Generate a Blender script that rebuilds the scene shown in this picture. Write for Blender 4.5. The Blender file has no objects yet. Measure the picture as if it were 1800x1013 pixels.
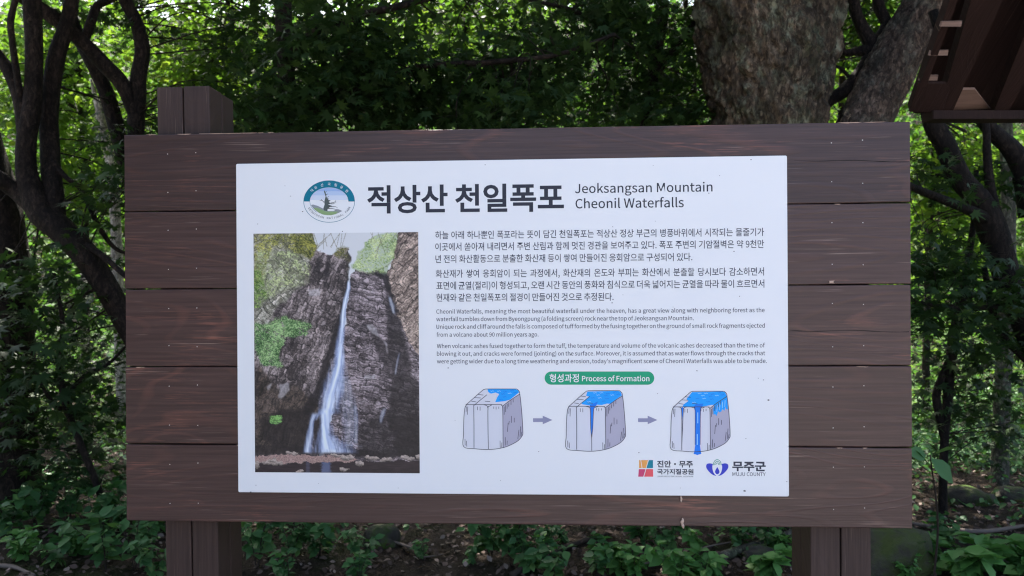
import bpy, math, random
import numpy as np
from mathutils import Matrix, Vector

random.seed(7)
RNG = np.random.default_rng(7)
SC = bpy.context.scene
COL = SC.collection

# ------------------------------------------------------------------ camera
CAM = np.array([0.1071, -1.8772, 1.5504])
YAW, PIT, ROL, FPX = -0.0509, -0.0013, -0.0064, 1300.0
_d = np.array([math.sin(YAW) * math.cos(PIT), math.cos(YAW) * math.cos(PIT), math.sin(PIT)])
_r = np.array([math.cos(YAW), -math.sin(YAW), 0.0])
_u = np.cross(_r, _d)
CR = _r * math.cos(ROL) + _u * math.sin(ROL)
CU = np.cross(CR, _d)
CD = _d
cam = bpy.data.cameras.new('camera')
cam_o = bpy.data.objects.new('camera', cam)
COL.objects.link(cam_o)
M4 = Matrix.Identity(4)
for i in range(3):
    M4[i][0], M4[i][1], M4[i][2], M4[i][3] = CR[i], CU[i], -CD[i], CAM[i]
cam_o.matrix_world = M4
cam.sensor_width = 36.0
cam.lens = 36.0 * FPX / 1800.0
cam.clip_start, cam.clip_end = 0.05, 500.0
cam.dof.use_dof = True
cam.dof.focus_distance = 1.88
cam.dof.aperture_fstop = 5.5
SC.camera = cam_o

# ------------------------------------------------------------------ world, sun, exposure
SUN_EL, SUN_AZ = math.radians(60), math.radians(-22)      # azimuth from +Y towards +X
W = bpy.data.worlds.new('World')
SC.world = W
W.use_nodes = True
nt = W.node_tree
bg = nt.nodes['Background']
sky = nt.nodes.new('ShaderNodeTexSky')
sky.sky_type = 'NISHITA'
sky.sun_disc = False
sky.sun_elevation = SUN_EL
sky.sun_rotation = SUN_AZ
sky.air_density = 0.8
sky.dust_density = 5.0
sky.ozone_density = 1.0
nt.links.new(sky.outputs[0], bg.inputs[0])
bg.inputs[1].default_value = 0.15
sun = bpy.data.lights.new('sun', 'SUN')
sun.energy = 5.0
sun.angle = math.radians(0.5)
sun.color = (1.0, 0.95, 0.86)
sun_o = bpy.data.objects.new('sun', sun)
COL.objects.link(sun_o)
sd = Vector((math.sin(SUN_AZ) * math.cos(SUN_EL), math.cos(SUN_AZ) * math.cos(SUN_EL), math.sin(SUN_EL)))
sun_o.rotation_euler = (-sd).to_track_quat('-Z', 'Y').to_euler()
sun_o.location = (0, 0, 30)
SC.view_settings.view_transform = 'Standard'
SC.view_settings.look = 'None'
SC.view_settings.gamma = 1.0
SC.view_settings.exposure = 2.18
SC.cycles.use_denoising = True
SC.cycles.denoising_prefilter = 'NONE'
SC.cycles.filter_width = 1.2
SC.cycles.max_bounces = 7
SC.cycles.diffuse_bounces = 4
SC.cycles.sample_clamp_indirect = 6.0


# ------------------------------------------------------------------ helpers
def ray(px, py):
    return CD + CR * (px - 900.0) / FPX - CU * (py - 506.5) / FPX


def at(px, py, y):                       # photo point -> world point on the upright plane at this y
    v = ray(px, py)
    return CAM + v * ((y - CAM[1]) / v[1])


def atd(px, py, d):                      # photo point -> world point d metres deep
    return CAM + ray(px, py) * d


def s2l(c):
    c = np.asarray(c, float) / 255.0
    return np.where(c <= 0.04045, c / 12.92, ((c + 0.055) / 1.055) ** 2.4)


def link(o, parent=None):
    COL.objects.link(o)
    if parent is not None:
        o.parent = parent
    return o


def tag(o, label=None, cat=None, group=None, kind=None):
    if label: o['label'] = label
    if cat: o['category'] = cat
    if group: o['group'] = group
    if kind: o['kind'] = kind
    return o


def thing(name, label, cat, loc=(0, 0, 0), group=None):
    o = bpy.data.objects.new(name, None)
    o.empty_display_size = 0.1
    o.location = loc
    link(o)
    return tag(o, label, cat, group)


def wl(o):                               # world position of an object (nothing here is rotated)
    p = np.zeros(3)
    while o is not None:
        p = p + np.array(o.location); o = o.parent
    return p


def mesh(name, verts, faces, mats, parent=None, smooth=False, fmat=None, loc=None):
    """verts (n,3) in world coordinates, faces: list of index lists or an (m,k) array"""
    me = bpy.data.meshes.new(name)
    base = wl(parent)
    org = base if loc is None else np.asarray(loc, float)
    v = (np.asarray(verts, float).reshape(-1, 3) - org).astype(np.float32)
    if isinstance(faces, np.ndarray):
        m, k = faces.shape
        me.vertices.add(len(v))
        me.vertices.foreach_set('co', v.ravel())
        me.loops.add(m * k)
        me.loops.foreach_set('vertex_index', faces.astype(np.int32).ravel())
        me.polygons.add(m)
        me.polygons.foreach_set('loop_start', (np.arange(m) * k).astype(np.int32))
        me.polygons.foreach_set('loop_total', np.full(m, k, np.int32))
        me.update(calc_edges=True)
        me.validate()
    else:
        me.from_pydata([tuple(map(float, p)) for p in v], [], [tuple(int(i) for i in f) for f in faces])
    if not isinstance(mats, (list, tuple)): mats = [mats]
    for m_ in mats: me.materials.append(m_)
    if fmat is not None:
        me.polygons.foreach_set('material_index', np.asarray(fmat, np.int32))
    if smooth:
        me.polygons.foreach_set('use_smooth', np.ones(len(me.polygons), bool))
    me.update()
    o = bpy.data.objects.new(name, me)
    link(o, parent)
    o.location = tuple(org - base)
    return o


class MB:
    """collects pieces into one mesh"""
    def __init__(s): s.v, s.f, s.m, s.n = [], [], [], 0

    def add(s, v, f, mi=0):
        v = np.asarray(v, float).reshape(-1, 3)
        s.v.append(v)
        for q in f:
            s.f.append([int(i) + s.n for i in q]); s.m.append(mi)
        s.n += len(v)
        return s

    def box(s, x0, x1, y0, y1, z0, z1, b=0.0, mi=0):
        """box with bevelled long edges (octagonal in each section when b>0)"""
        if b <= 0:
            v = [(x, y, z) for x in (x0, x1) for y in (y0, y1) for z in (z0, z1)]
            f = [(0, 1, 3, 2), (4, 6, 7, 5), (0, 4, 5, 1), (2, 3, 7, 6), (0, 2, 6, 4), (1, 5, 7, 3)]
            return s.add(v, f, mi)
        import bmesh
        bm = bmesh.new()
        bmesh.ops.create_cube(bm, size=1)
        for q in bm.verts:
            q.co = Vector(((x0 + x1) / 2 + q.co.x * (x1 - x0), (y0 + y1) / 2 + q.co.y * (y1 - y0), (z0 + z1) / 2 + q.co.z * (z1 - z0)))
        bmesh.ops.bevel(bm, geom=bm.edges[:], offset=b, segments=2, affect='EDGES', profile=0.6)
        bm.verts.index_update()
        v = [tuple(q.co) for q in bm.verts]; f = [[q.index for q in p.verts] for p in bm.faces]
        bm.free()
        return s.add(v, f, mi)

    def xf(s, k0, fn):
        for i in range(k0, len(s.v)): s.v[i] = np.array([fn(p) for p in s.v[i]])

    def build(s, name, mats, parent=None, smooth=False, loc=None):
        return mesh(name, np.concatenate(s.v), s.f, mats, parent, smooth, s.m, loc)


# ------------------------------------------------------------------ noise
def vnoise(X, Y, seed):
    r = np.random.default_rng(seed)
    g = r.random((64, 64))
    xi = np.floor(X).astype(int); yi = np.floor(Y).astype(int)
    fx = X - xi; fy = Y - yi
    fx = fx * fx * (3 - 2 * fx); fy = fy * fy * (3 - 2 * fy)
    a = g[yi % 64, xi % 64]; b = g[yi % 64, (xi + 1) % 64]
    c = g[(yi + 1) % 64, xi % 64]; d = g[(yi + 1) % 64, (xi + 1) % 64]
    return (a * (1 - fx) + b * fx) * (1 - fy) + (c * (1 - fx) + d * fx) * fy


def fbm(X, Y, seed, o=4):
    t = 0; a = 0.5; n = 0
    for k in range(o):
        t = t + a * vnoise(X * 2 ** k, Y * 2 ** k, seed + k * 17); n += a; a *= 0.55
    return t / n


# ------------------------------------------------------------------ materials
def mat(name):
    m = bpy.data.materials.new(name); m.use_nodes = True
    return m, m.node_tree.nodes, m.node_tree.links, m.node_tree.nodes['Principled BSDF']


def plain(name, rgb, rough=0.5, spec=0.3):
    m, n, l, p = mat(name)
    p.inputs['Base Color'].default_value = (*rgb, 1)
    p.inputs['Roughness'].default_value = rough
    p.inputs['Specular IOR Level'].default_value = spec
    return m


def ramp(n, stops, interp='LINEAR'):
    r = n.new('ShaderNodeValToRGB')
    r.color_ramp.interpolation = interp
    e = r.color_ramp.elements
    while len(e) > 1: e.remove(e[-1])
    e[0].position = stops[0][0]; e[0].color = (*stops[0][1], 1)
    for pos, c in stops[1:]:
        q = e.new(pos); q.color = (*c, 1)
    return r


def g3(v): return (v, v, v)


def noise(n, l, vec, scale, detail=3, rough=0.55, dist=0.0):
    t = n.new('ShaderNodeTexNoise')
    t.inputs['Scale'].default_value = scale; t.inputs['Detail'].default_value = detail
    t.inputs['Roughness'].default_value = rough; t.inputs['Distortion'].default_value = dist
    if vec is not None: l.new(vec, t.inputs['Vector'])
    return t


def mapping(n, l, vec, scale, loc=(0, 0, 0), rot=(0, 0, 0)):
    t = n.new('ShaderNodeMapping')
    t.inputs['Scale'].default_value = scale; t.inputs['Location'].default_value = loc; t.inputs['Rotation'].default_value = rot
    l.new(vec, t.inputs['Vector'])
    return t.outputs[0]


def mixc(n, l, fac, a, b, mode='MIX'):
    t = n.new('ShaderNodeMix'); t.data_type = 'RGBA'; t.blend_type = mode
    if hasattr(fac, 'is_linked'): l.new(fac, t.inputs[0])
    else: t.inputs[0].default_value = fac
    for s, k in ((a, 6), (b, 7)):
        if hasattr(s, 'is_linked'): l.new(s, t.inputs[k])
        else: t.inputs[k].default_value = (*s, 1)
    return t.outputs[2]


def mth(n, l, op, a, b=0.0):
    t = n.new('ShaderNodeMath'); t.operation = op
    for s, k in ((a, 0), (b, 1)):
        if hasattr(s, 'is_linked'): l.new(s, t.inputs[k])
        else: t.inputs[k].default_value = s
    return t.outputs[0]


def wood_mat(name, dark, light, red, axis='x', sheen=0.38, wear=1.0, spec=0.45):
    m, n, l, p = mat(name)
    tc = n.new('ShaderNodeTexCoord'); oi = n.new('ShaderNodeObjectInfo')
    off = n.new('ShaderNodeCombineXYZ')
    r_ = mth(n, l, 'MULTIPLY', oi.outputs['Random'], 37.0)
    l.new(r_, off.inputs[0]); l.new(r_, off.inputs[1]); l.new(r_, off.inputs[2])
    va = n.new('ShaderNodeVectorMath'); va.operation = 'ADD'
    l.new(tc.outputs['Object'], va.inputs[0]); l.new(off.outputs[0], va.inputs[1])
    v = va.outputs[0]
    S = (lambda a, b, c: (a, b, c)) if axis == 'x' else (lambda a, b, c: (c, b, a))
    grain = noise(n, l, mapping(n, l, v, S(0.55, 1, 3.6)), 1.3, 2, 0.4, 0.5)
    rings = mth(n, l, 'SINE', mth(n, l, 'MULTIPLY', grain.outputs[0], 120.0))
    rr = ramp(n, [(0.0, g3(0)), (0.80, g3(0.0)), (1.0, g3(1.0))])
    l.new(mth(n, l, 'MULTIPLY_ADD', rings, 0.5), rr.inputs[0]); rr.inputs[0].links[0].from_node.inputs[2].default_value = 0.5
    worn = noise(n, l, mapping(n, l, v, S(1.6, 1, 5.5), (3, 1, 7)), 1.6, 4, 0.6, 0.4)
    wr = ramp(n, [(0.46, g3(0.06)), (0.70, g3(1))]); l.new(worn.outputs[0], wr.inputs[0])
    fine = noise(n, l, mapping(n, l, v, S(4, 1, 160)), 1.0, 3, 0.6)
    fr = ramp(n, [(0.35, dark), (0.7, light)]); l.new(fine.outputs[0], fr.inputs[0])
    tone = noise(n, l, mapping(n, l, v, S(1.2, 1, 2.5), (9, 2, 1)), 1.5, 3)
    c = mixc(n, l, mth(n, l, 'MULTIPLY', tone.outputs[0], 0.7), fr.outputs[0], tuple(x * 0.72 for x in dark))
    k = mth(n, l, 'MULTIPLY', mth(n, l, 'MULTIPLY', rr.outputs[0], wr.outputs[0]), 0.28 * wear)
    c = mixc(n, l, k, c, red)
    # rubbed patches where the paint is thin
    wp = ramp(n, [(0.54, g3(0)), (0.68, g3(1))]); l.new(worn.outputs[0], wp.inputs[0])
    st = noise(n, l, mapping(n, l, v, S(7, 1, 230), (1, 2, 9)), 1.0, 4, 0.7)
    sk = ramp(n, [(0.54, g3(0)), (0.64, g3(1))]); l.new(st.outputs[0], sk.inputs[0])
    c = mixc(n, l, mth(n, l, 'MULTIPLY', mth(n, l, 'MULTIPLY', wp.outputs[0], sk.outputs[0]), 0.95 * wear), c, red)
    # pale scratches
    scr = noise(n, l, mapping(n, l, v, S(5, 1, 330), (2, 5, 3)), 1.0, 2, 0.5)
    sr = ramp(n, [(0.64, g3(0)), (0.72, g3(1))]); l.new(scr.outputs[0], sr.inputs[0])
    sm = noise(n, l, mapping(n, l, v, S(2.5, 1, 9), (7, 7, 7)), 1.7, 3)
    sq = ramp(n, [(0.50, g3(0)), (0.62, g3(1))]); l.new(sm.outputs[0], sq.inputs[0])
    c = mixc(n, l, mth(n, l, 'MULTIPLY', mth(n, l, 'MULTIPLY', sr.outputs[0], sq.outputs[0]), 0.8 * wear), c, (0.30, 0.21, 0.17))
    tv = ramp(n, [(0.0, g3(0.86)), (1.0, g3(1.12))]); l.new(oi.outputs['Random'], tv.inputs[0])
    c = mixc(n, l, 1.0, c, tv.outputs[0], 'MULTIPLY')
    l.new(c, p.inputs['Base Color'])
    p.inputs['Roughness'].default_value = sheen
    p.inputs['Specular IOR Level'].default_value = spec
    b = n.new('ShaderNodeBump'); b.inputs['Strength'].default_value = 0.25; b.inputs['Distance'].default_value = 0.003
    l.new(mth(n, l, 'ADD', fine.outputs[0], mth(n, l, 'MULTIPLY', rr.outputs[0], 0.5)), b.inputs['Height'])
    l.new(b.outputs[0], p.inputs['Normal'])
    return m


def leaf_mat(name, c1, c2, c3=None, trans=0.45, rough=0.45, spec=0.35):
    m, n, l, p = mat(name)
    ge = n.new('ShaderNodeNewGeometry')
    st = [(0.0, c1), (0.75, c2)]
    if c3: st.append((1.0, c3))
    r = ramp(n, st); l.new(ge.outputs['Random Per Island'], r.inputs[0])
    tr = n.new('ShaderNodeBsdfTranslucent')
    tcol = mixc(n, l, 1.0, r.outputs[0], (1.05, 1.18, 0.70), 'MULTIPLY')
    l.new(tcol, tr.inputs[0])
    l.new(r.outputs[0], p.inputs['Base Color'])
    p.inputs['Roughness'].default_value = rough
    p.inputs['Specular IOR Level'].default_value = spec
    ms = n.new('ShaderNodeMixShader'); ms.inputs[0].default_value = trans
    l.new(p.outputs[0], ms.inputs[1]); l.new(tr.outputs[0], ms.inputs[2])
    l.new(ms.outputs[0], n['Material Output'].inputs[0])
    return m


def bark_mat(name, dark, light, lichen=None, scale=1.0, bump=0.6, moss=None):
    m, n, l, p = mat(name)
    tc = n.new('ShaderNodeTexCoord')
    v = tc.outputs['Object']
    w = noise(n, l, v, 5 * scale, 3)
    va = n.new('ShaderNodeVectorMath'); va.operation = 'MULTIPLY_ADD'
    l.new(w.outputs['Color'], va.inputs[0]); va.inputs[1].default_value = (0.09, 0.09, 0.16); l.new(v, va.inputs[2])
    rg = noise(n, l, mapping(n, l, va.outputs[0], (16 * scale, 16 * scale, 4.5 * scale)), 1.0, 6, 0.68)
    ab = mth(n, l, 'ABSOLUTE', mth(n, l, 'SUBTRACT', rg.outputs[0], 0.5))
    cr = ramp(n, [(0.0, g3(0.25)), (0.04, g3(0.65)), (0.085, g3(1))]); l.new(ab, cr.inputs[0])
    fine = noise(n, l, mapping(n, l, v, (60 * scale, 60 * scale, 30 * scale)), 1.0, 4, 0.7)
    base = ramp(n, [(0.3, dark), (0.72, light)]); l.new(fine.outputs[0], base.inputs[0])
    big = noise(n, l, v, 3.5 * scale, 3)
    c = base.outputs[0]
    if lichen:
        ln = noise(n, l, mapping(n, l, v, (7 * scale, 7 * scale, 5 * scale), (4, 4, 4)), 1.0, 6, 0.72)
        lr = ramp(n, [(0.50, g3(0)), (0.58, g3(1))]); l.new(ln.outputs[0], lr.inputs[0])
        c = mixc(n, l, mth(n, l, 'MULTIPLY', lr.outputs[0], 0.7), c, lichen)
    if moss:
        mn = noise(n, l, mapping(n, l, v, (4 * scale, 4 * scale, 2.5 * scale), (1, 8, 2)), 1.0, 5, 0.65)
        mr = ramp(n, [(0.5, g3(0)), (0.64, g3(1))]); l.new(mn.outputs[0], mr.inputs[0])
        c = mixc(n, l, mth(n, l, 'MULTIPLY', mr.outputs[0], 0.75), c, moss)
    vf = n.new('ShaderNodeTexVoronoi'); vf.inputs['Scale'].default_value = 1.0
    l.new(mapping(n, l, va.outputs[0], (44 * scale, 44 * scale, 20 * scale)), vf.inputs['Vector'])
    sp_ = n.new('ShaderNodeSeparateColor'); l.new(vf.outputs['Color'], sp_.inputs[0])
    fl = ramp(n, [(0.0, g3(0.55)), (0.7, g3(1.1)), (1.0, g3(1.7))]); l.new(sp_.outputs[0], fl.inputs[0])
    c = mixc(n, l, 1.0, c, fl.outputs[0], 'MULTIPLY')
    c = mixc(n, l, cr.outputs[0], tuple(x * 0.28 for x in dark), c)
    bt = ramp(n, [(0.3, g3(0.55)), (0.7, g3(1.35))]); l.new(big.outputs[0], bt.inputs[0])
    c = mixc(n, l, 1.0, c, bt.outputs[0], 'MULTIPLY')
    l.new(c, p.inputs['Base Color'])
    p.inputs['Roughness'].default_value = 0.85; p.inputs['Specular IOR Level'].default_value = 0.2
    b = n.new('ShaderNodeBump'); b.inputs['Strength'].default_value = bump; b.inputs['Distance'].default_value = 0.02
    h = mth(n, l, 'ADD', mth(n, l, 'MULTIPLY', rg.outputs[0], 1.6), mth(n, l, 'MULTIPLY', fine.outputs[0], 0.6))
    l.new(h, b.inputs['Height']); l.new(b.outputs[0], p.inputs['Normal'])
    return m


def ground_mat():
    m, n, l, p = mat('forest_floor')
    tc = n.new('ShaderNodeTexCoord'); v = tc.outputs['Object']
    a = noise(n, l, v, 14, 6, 0.7); b_ = noise(n, l, v, 0.9, 4, 0.6); d = noise(n, l, v, 60, 3, 0.7)
    r1 = ramp(n, [(0.3, (0.016, 0.011, 0.008)), (0.6, (0.040, 0.028, 0.020)), (0.8, (0.075, 0.056, 0.040))]); l.new(a.outputs[0], r1.inputs[0])
    r2 = ramp(n, [(0.52, g3(0)), (0.66, g3(1))]); l.new(b_.outputs[0], r2.inputs[0])
    c = mixc(n, l, mth(n, l, 'MULTIPLY', r2.outputs[0], 0.7), r1.outputs[0], (0.035, 0.055, 0.012))
    l.new(c, p.inputs['Base Color']); p.inputs['Roughness'].default_value = 0.95; p.inputs['Specular IOR Level'].default_value = 0.15
    bp = n.new('ShaderNodeBump'); bp.inputs['Strength'].default_value = 0.9; bp.inputs['Distance'].default_value = 0.04
    l.new(mth(n, l, 'ADD', a.outputs[0], d.outputs[0]), bp.inputs['Height']); l.new(bp.outputs[0], p.inputs['Normal'])
    return m


def rock_mat(name, c1, c2, moss, amt):
    m, n, l, p = mat(name)
    tc = n.new('ShaderNodeTexCoord'); v = tc.outputs['Object']
    a = noise(n, l, v, 9, 6, 0.7)
    r1 = ramp(n, [(0.3, c1), (0.7, c2)]); l.new(a.outputs[0], r1.inputs[0])
    b_ = noise(n, l, v, 5, 5, 0.65)
    r2 = ramp(n, [(0.62 - amt * 0.3, g3(0)), (0.75 - amt * 0.3, g3(1))]); l.new(b_.outputs[0], r2.inputs[0])
    c = mixc(n, l, r2.outputs[0], r1.outputs[0], moss)
    l.new(c, p.inputs['Base Color']); p.inputs['Roughness'].default_value = 0.9; p.inputs['Specular IOR Level'].default_value = 0.2
    bp = n.new('ShaderNodeBump'); bp.inputs['Strength'].default_value = 0.8; bp.inputs['Distance'].default_value = 0.03
    l.new(a.outputs[0], bp.inputs['Height']); l.new(bp.outputs[0], p.inputs['Normal'])
    return m


MT = {}
MT['plank'] = wood_mat('painted_plank', (0.052, 0.026, 0.022), (0.094, 0.050, 0.043), (0.23, 0.090, 0.062))
MT['post'] = wood_mat('painted_post', (0.042, 0.024, 0.020), (0.074, 0.045, 0.038), (0.12, 0.065, 0.05), 'z', 0.55, 0.5, 0.3)
MT['shelter'] = wood_mat('shelter_timber', (0.024, 0.013, 0.0115), (0.044, 0.024, 0.021), (0.09, 0.04, 0.03), 'z', 0.7, 0.3, 0.15)
MT['batten'] = wood_mat('raw_batten', (0.22, 0.14, 0.11), (0.34, 0.22, 0.18), (0.36, 0.2, 0.15), 'x', 0.7, 0.5)
MT['nail'] = plain('nail_head', (0.62, 0.58, 0.53), 0.5)
MT['raw'] = plain('raw_wood_chip', (0.42, 0.27, 0.19), 0.8)
MT['panel'] = plain('white_panel', (0.80, 0.80, 0.81), 0.38, 0.4)
MT['edge'] = plain('panel_edge', (0.74, 0.75, 0.78), 0.5)
MT['ink'] = plain('dark_ink', tuple(s2l((48, 50, 62)) * 0.9), 0.45)
MT['ink2'] = plain('grey_ink', tuple(s2l((62, 64, 78)) * 0.95), 0.45)
MT['teal'] = plain('teal_ink', (0.0, 0.165, 0.25), 0.4)
MT['whiteink'] = plain('white_ink', (0.8, 0.8, 0.82), 0.4)
MT['pill'] = plain('green_ink', (0.005, 0.34, 0.17), 0.4)
MT['arrow'] = plain('arrow_ink', (0.27, 0.27, 0.40), 0.4)
MT['stone_side'] = plain('lilac_ink', (0.43, 0.41, 0.51), 0.4)
MT['stone_front'] = plain('pale_ink', (0.68, 0.68, 0.74), 0.4)
MT['blue1'] = plain('sky_blue_ink', (0.0, 0.34, 0.90), 0.4)
MT['blue2'] = plain('deep_blue_ink', (0.0, 0.19, 0.78), 0.4)
MT['orange'] = plain('orange_ink', (0.80, 0.36, 0.09), 0.4)
MT['tealb'] = plain('logo_teal_ink', (0.0, 0.22, 0.30), 0.4)
MT['coral'] = plain('coral_ink', (0.80, 0.10, 0.12), 0.4)
MT['magenta'] = plain('magenta_ink', (0.62, 0.06, 0.16), 0.4)
MT['navy'] = plain('royal_blue_ink', (0.035, 0.05, 0.50), 0.4)
MT['green'] = plain('logo_green_ink', (0.03, 0.30, 0.20), 0.4)
MT['dirt'] = plain('dirt_speck', (0.10, 0.09, 0.10), 0.8)
MT['cocoon'] = plain('cocoon_silk', (0.50, 0.36, 0.28), 0.9)
MT['bark_old'] = bark_mat('old_bark', (0.070, 0.046, 0.030), (0.225, 0.160, 0.102), (0.24, 0.245, 0.16), 0.9, 0.9, (0.040, 0.055, 0.025))
MT['bark_lean'] = bark_mat('leaning_bark', (0.068, 0.045, 0.033), (0.19, 0.132, 0.098), (0.16, 0.145, 0.11), 1.2, 0.8)
MT['bark_dark'] = bark_mat('maple_bark', (0.014, 0.0095, 0.0075), (0.040, 0.027, 0.021), None, 1.4, 0.5)
MT['bark_shaded'] = bark_mat('shaded_maple_bark', (0.008, 0.006, 0.005), (0.024, 0.017, 0.013), None, 1.4, 0.5)  # darker copy of the maple bark, shade on the right-hand trunks put into colour
MT['bark_pale'] = bark_mat('pale_bark', (0.08, 0.075, 0.055), (0.17, 0.155, 0.12), (0.09, 0.11, 0.06), 1.4, 0.5)
MT['dead'] = bark_mat('dead_wood', (0.30, 0.25, 0.20), (0.52, 0.46, 0.40), None, 1.4, 0.6)
MT['twig'] = plain('twig_bark', (0.045, 0.035, 0.028), 0.9, 0.1)
MT['twig_pale'] = plain('dry_twig', (0.16, 0.13, 0.11), 0.9, 0.1)
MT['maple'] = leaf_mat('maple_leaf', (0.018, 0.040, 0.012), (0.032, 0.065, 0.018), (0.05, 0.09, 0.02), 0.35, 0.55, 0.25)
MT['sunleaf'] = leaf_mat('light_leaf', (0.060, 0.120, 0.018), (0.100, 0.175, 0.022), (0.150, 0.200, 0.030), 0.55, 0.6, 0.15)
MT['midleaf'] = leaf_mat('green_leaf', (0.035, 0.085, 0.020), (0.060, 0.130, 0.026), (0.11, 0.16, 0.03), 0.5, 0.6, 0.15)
MT['plant'] = leaf_mat('plant_leaf', (0.042, 0.115, 0.040), (0.075, 0.18, 0.055), (0.12, 0.22, 0.06), 0.3, 0.5, 0.3)
MT['plant_b'] = leaf_mat('fresh_leaf', (0.07, 0.18, 0.045), (0.11, 0.26, 0.06), (0.17, 0.30, 0.08), 0.3, 0.5, 0.3)
MT['litter'] = leaf_mat('dead_leaf', (0.040, 0.028, 0.022), (0.12, 0.085, 0.070), (0.28, 0.22, 0.19), 0.1, 0.8, 0.2)
MT['ground'] = ground_mat()
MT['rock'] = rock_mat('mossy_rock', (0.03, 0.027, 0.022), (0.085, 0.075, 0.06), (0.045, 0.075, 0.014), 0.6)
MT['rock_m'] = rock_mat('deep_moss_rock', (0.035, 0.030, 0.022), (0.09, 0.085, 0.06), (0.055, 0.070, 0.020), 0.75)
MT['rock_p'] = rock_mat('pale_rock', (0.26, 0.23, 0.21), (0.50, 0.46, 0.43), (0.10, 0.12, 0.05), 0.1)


# ------------------------------------------------------------------ ground
def gz(x, y):
    x = np.asarray(x, float); y = np.asarray(y, float)
    t = np.clip((y - 9.0) / 6.0, 0, None)
    hill = np.where(t < 1, 3.0 * t * t * 0.5, 1.5 + (t - 1) * 3.0)
    hill = np.minimum(hill, 30 + 0 * hill)
    bump = (fbm(x * 0.55 + 31, y * 0.55 + 31, 5, 3) - 0.5) * 0.35 * np.clip((y - 1.0) / 3.0, 0, 1)
    return hill + bump


def ground_at(px, py):
    v = ray(px, py); t = 0.5
    for _ in range(4000):
        p = CAM + v * t
        if p[2] <= gz(p[0], p[1]): return p
        t += 0.01
    return p


def axis_pts(lo, hi, near, step, far):
    a = list(np.arange(-near, near, step)); x = near; s = step
    while x < hi: a.append(x); s *= 1.18; x += s
    a.append(hi); x = -near - step; s = step; b = []
    while x > lo: b.append(x); s *= 1.18; x -= s
    b.append(lo)
    return np.array(b[::-1] + a)


gx = axis_pts(-160, 160, 8, 0.22, 0)
gy = axis_pts(-160, 160, 12, 0.22, 0)
GX, GY = np.meshgrid(gx, gy)
GV = np.stack([GX, GY, gz(GX, GY)], -1).reshape(-1, 3)
nx, ny = len(gx), len(gy)
ii = (np.arange(ny - 1)[:, None] * nx + np.arange(nx - 1)[None]).ravel()
tag(mesh('ground', GV, np.stack([ii, ii + 1, ii + nx + 1, ii + nx], 1), MT['ground'], smooth=True), kind='structure')
pm, pn, pl, pp = mat('bounce_gravel')
ptc = pn.new('ShaderNodeTexCoord'); pz = noise(pn, pl, ptc.outputs['Object'], 70, 5, 0.7)
pr = ramp(pn, [(0.3, (0.30, 0.27, 0.24)), (0.7, (0.52, 0.48, 0.43))]); pl.new(pz.outputs[0], pr.inputs[0]); pl.new(pr.outputs[0], pp.inputs['Base Color'])
pp.inputs['Roughness'].default_value = 0.95
pb = pn.new('ShaderNodeBump'); pb.inputs['Strength'].default_value = 0.6; pb.inputs['Distance'].default_value = 0.01
pl.new(pz.outputs[0], pb.inputs['Height']); pl.new(pb.outputs[0], pp.inputs['Normal'])
PX = np.linspace(-40, 40, 81)
pv = []
for x in PX:
    e = 0.15 * math.sin(x * 0.7) + 0.1 * math.sin(x * 1.9)
    for y in (-9 + e, -6, -3, -0.75 + e): pv.append((x, y, 0.006))
pf = [(i * 4 + j, (i + 1) * 4 + j, (i + 1) * 4 + j + 1, i * 4 + j + 1) for i in range(80) for j in range(3)]
tag(mesh('path', pv, pf, pm), kind='structure')  # unseen pale gravel, added to bounce light up onto the sign


# ------------------------------------------------------------------ foliage and trunks
def T_maple():
    tips = [(0, 1.0), (36, 0.92), (74, 0.72), (118, 0.42)]
    pts = []
    seq = []
    for a, r in tips[::-1]: seq.append((-a, r))
    seq = seq[:-1] + [(0, 1.0)] + [(a, r) for a, r in tips[1:]]
    out = []
    for i, (a, r) in enumerate(seq):
        out.append((a, r))
        if i < len(seq) - 1:
            out.append(((a + seq[i + 1][0]) / 2, 0.36))
    v = [(0, 0.0, 0.02)]
    for a, r in out:
        t = math.radians(a)
        v.append((r * math.sin(t), r * math.cos(t), -0.18 * r * r))
    v.append((0, -0.10, 0))
    n = len(v)
    f = [(0, i + 1, i) for i in range(1, n - 2)] + [(0, n - 1, n - 2), (0, 1, n - 1)]
    return np.array(v) * [1, 1, 1], np.array(f)


def T_oval():
    v = [(0, 0, 0), (0.26, 0.28, 0.05), (0.30, 0.55, 0.05), (0.0, 1.0, -0.12), (-0.30, 0.55, 0.05), (-0.26, 0.28, 0.05), (0, 0.5, -0.03)]
    f = [(0, 1, 6), (1, 2, 6), (2, 3, 6), (3, 4, 6), (4, 5, 6), (5, 0, 6)]
    return np.array(v), np.array(f)


def T_kite():
    v = [(0, 0, 0), (0.32, 0.42, 0.07), (0, 1, -0.08), (-0.32, 0.42, 0.07)]
    f = [(0, 1, 2), (0, 2, 3)]
    return np.array(v), np.array(f)


TPL = {'maple': T_maple(), 'oval': T_oval(), 'kite': T_kite()}


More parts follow.
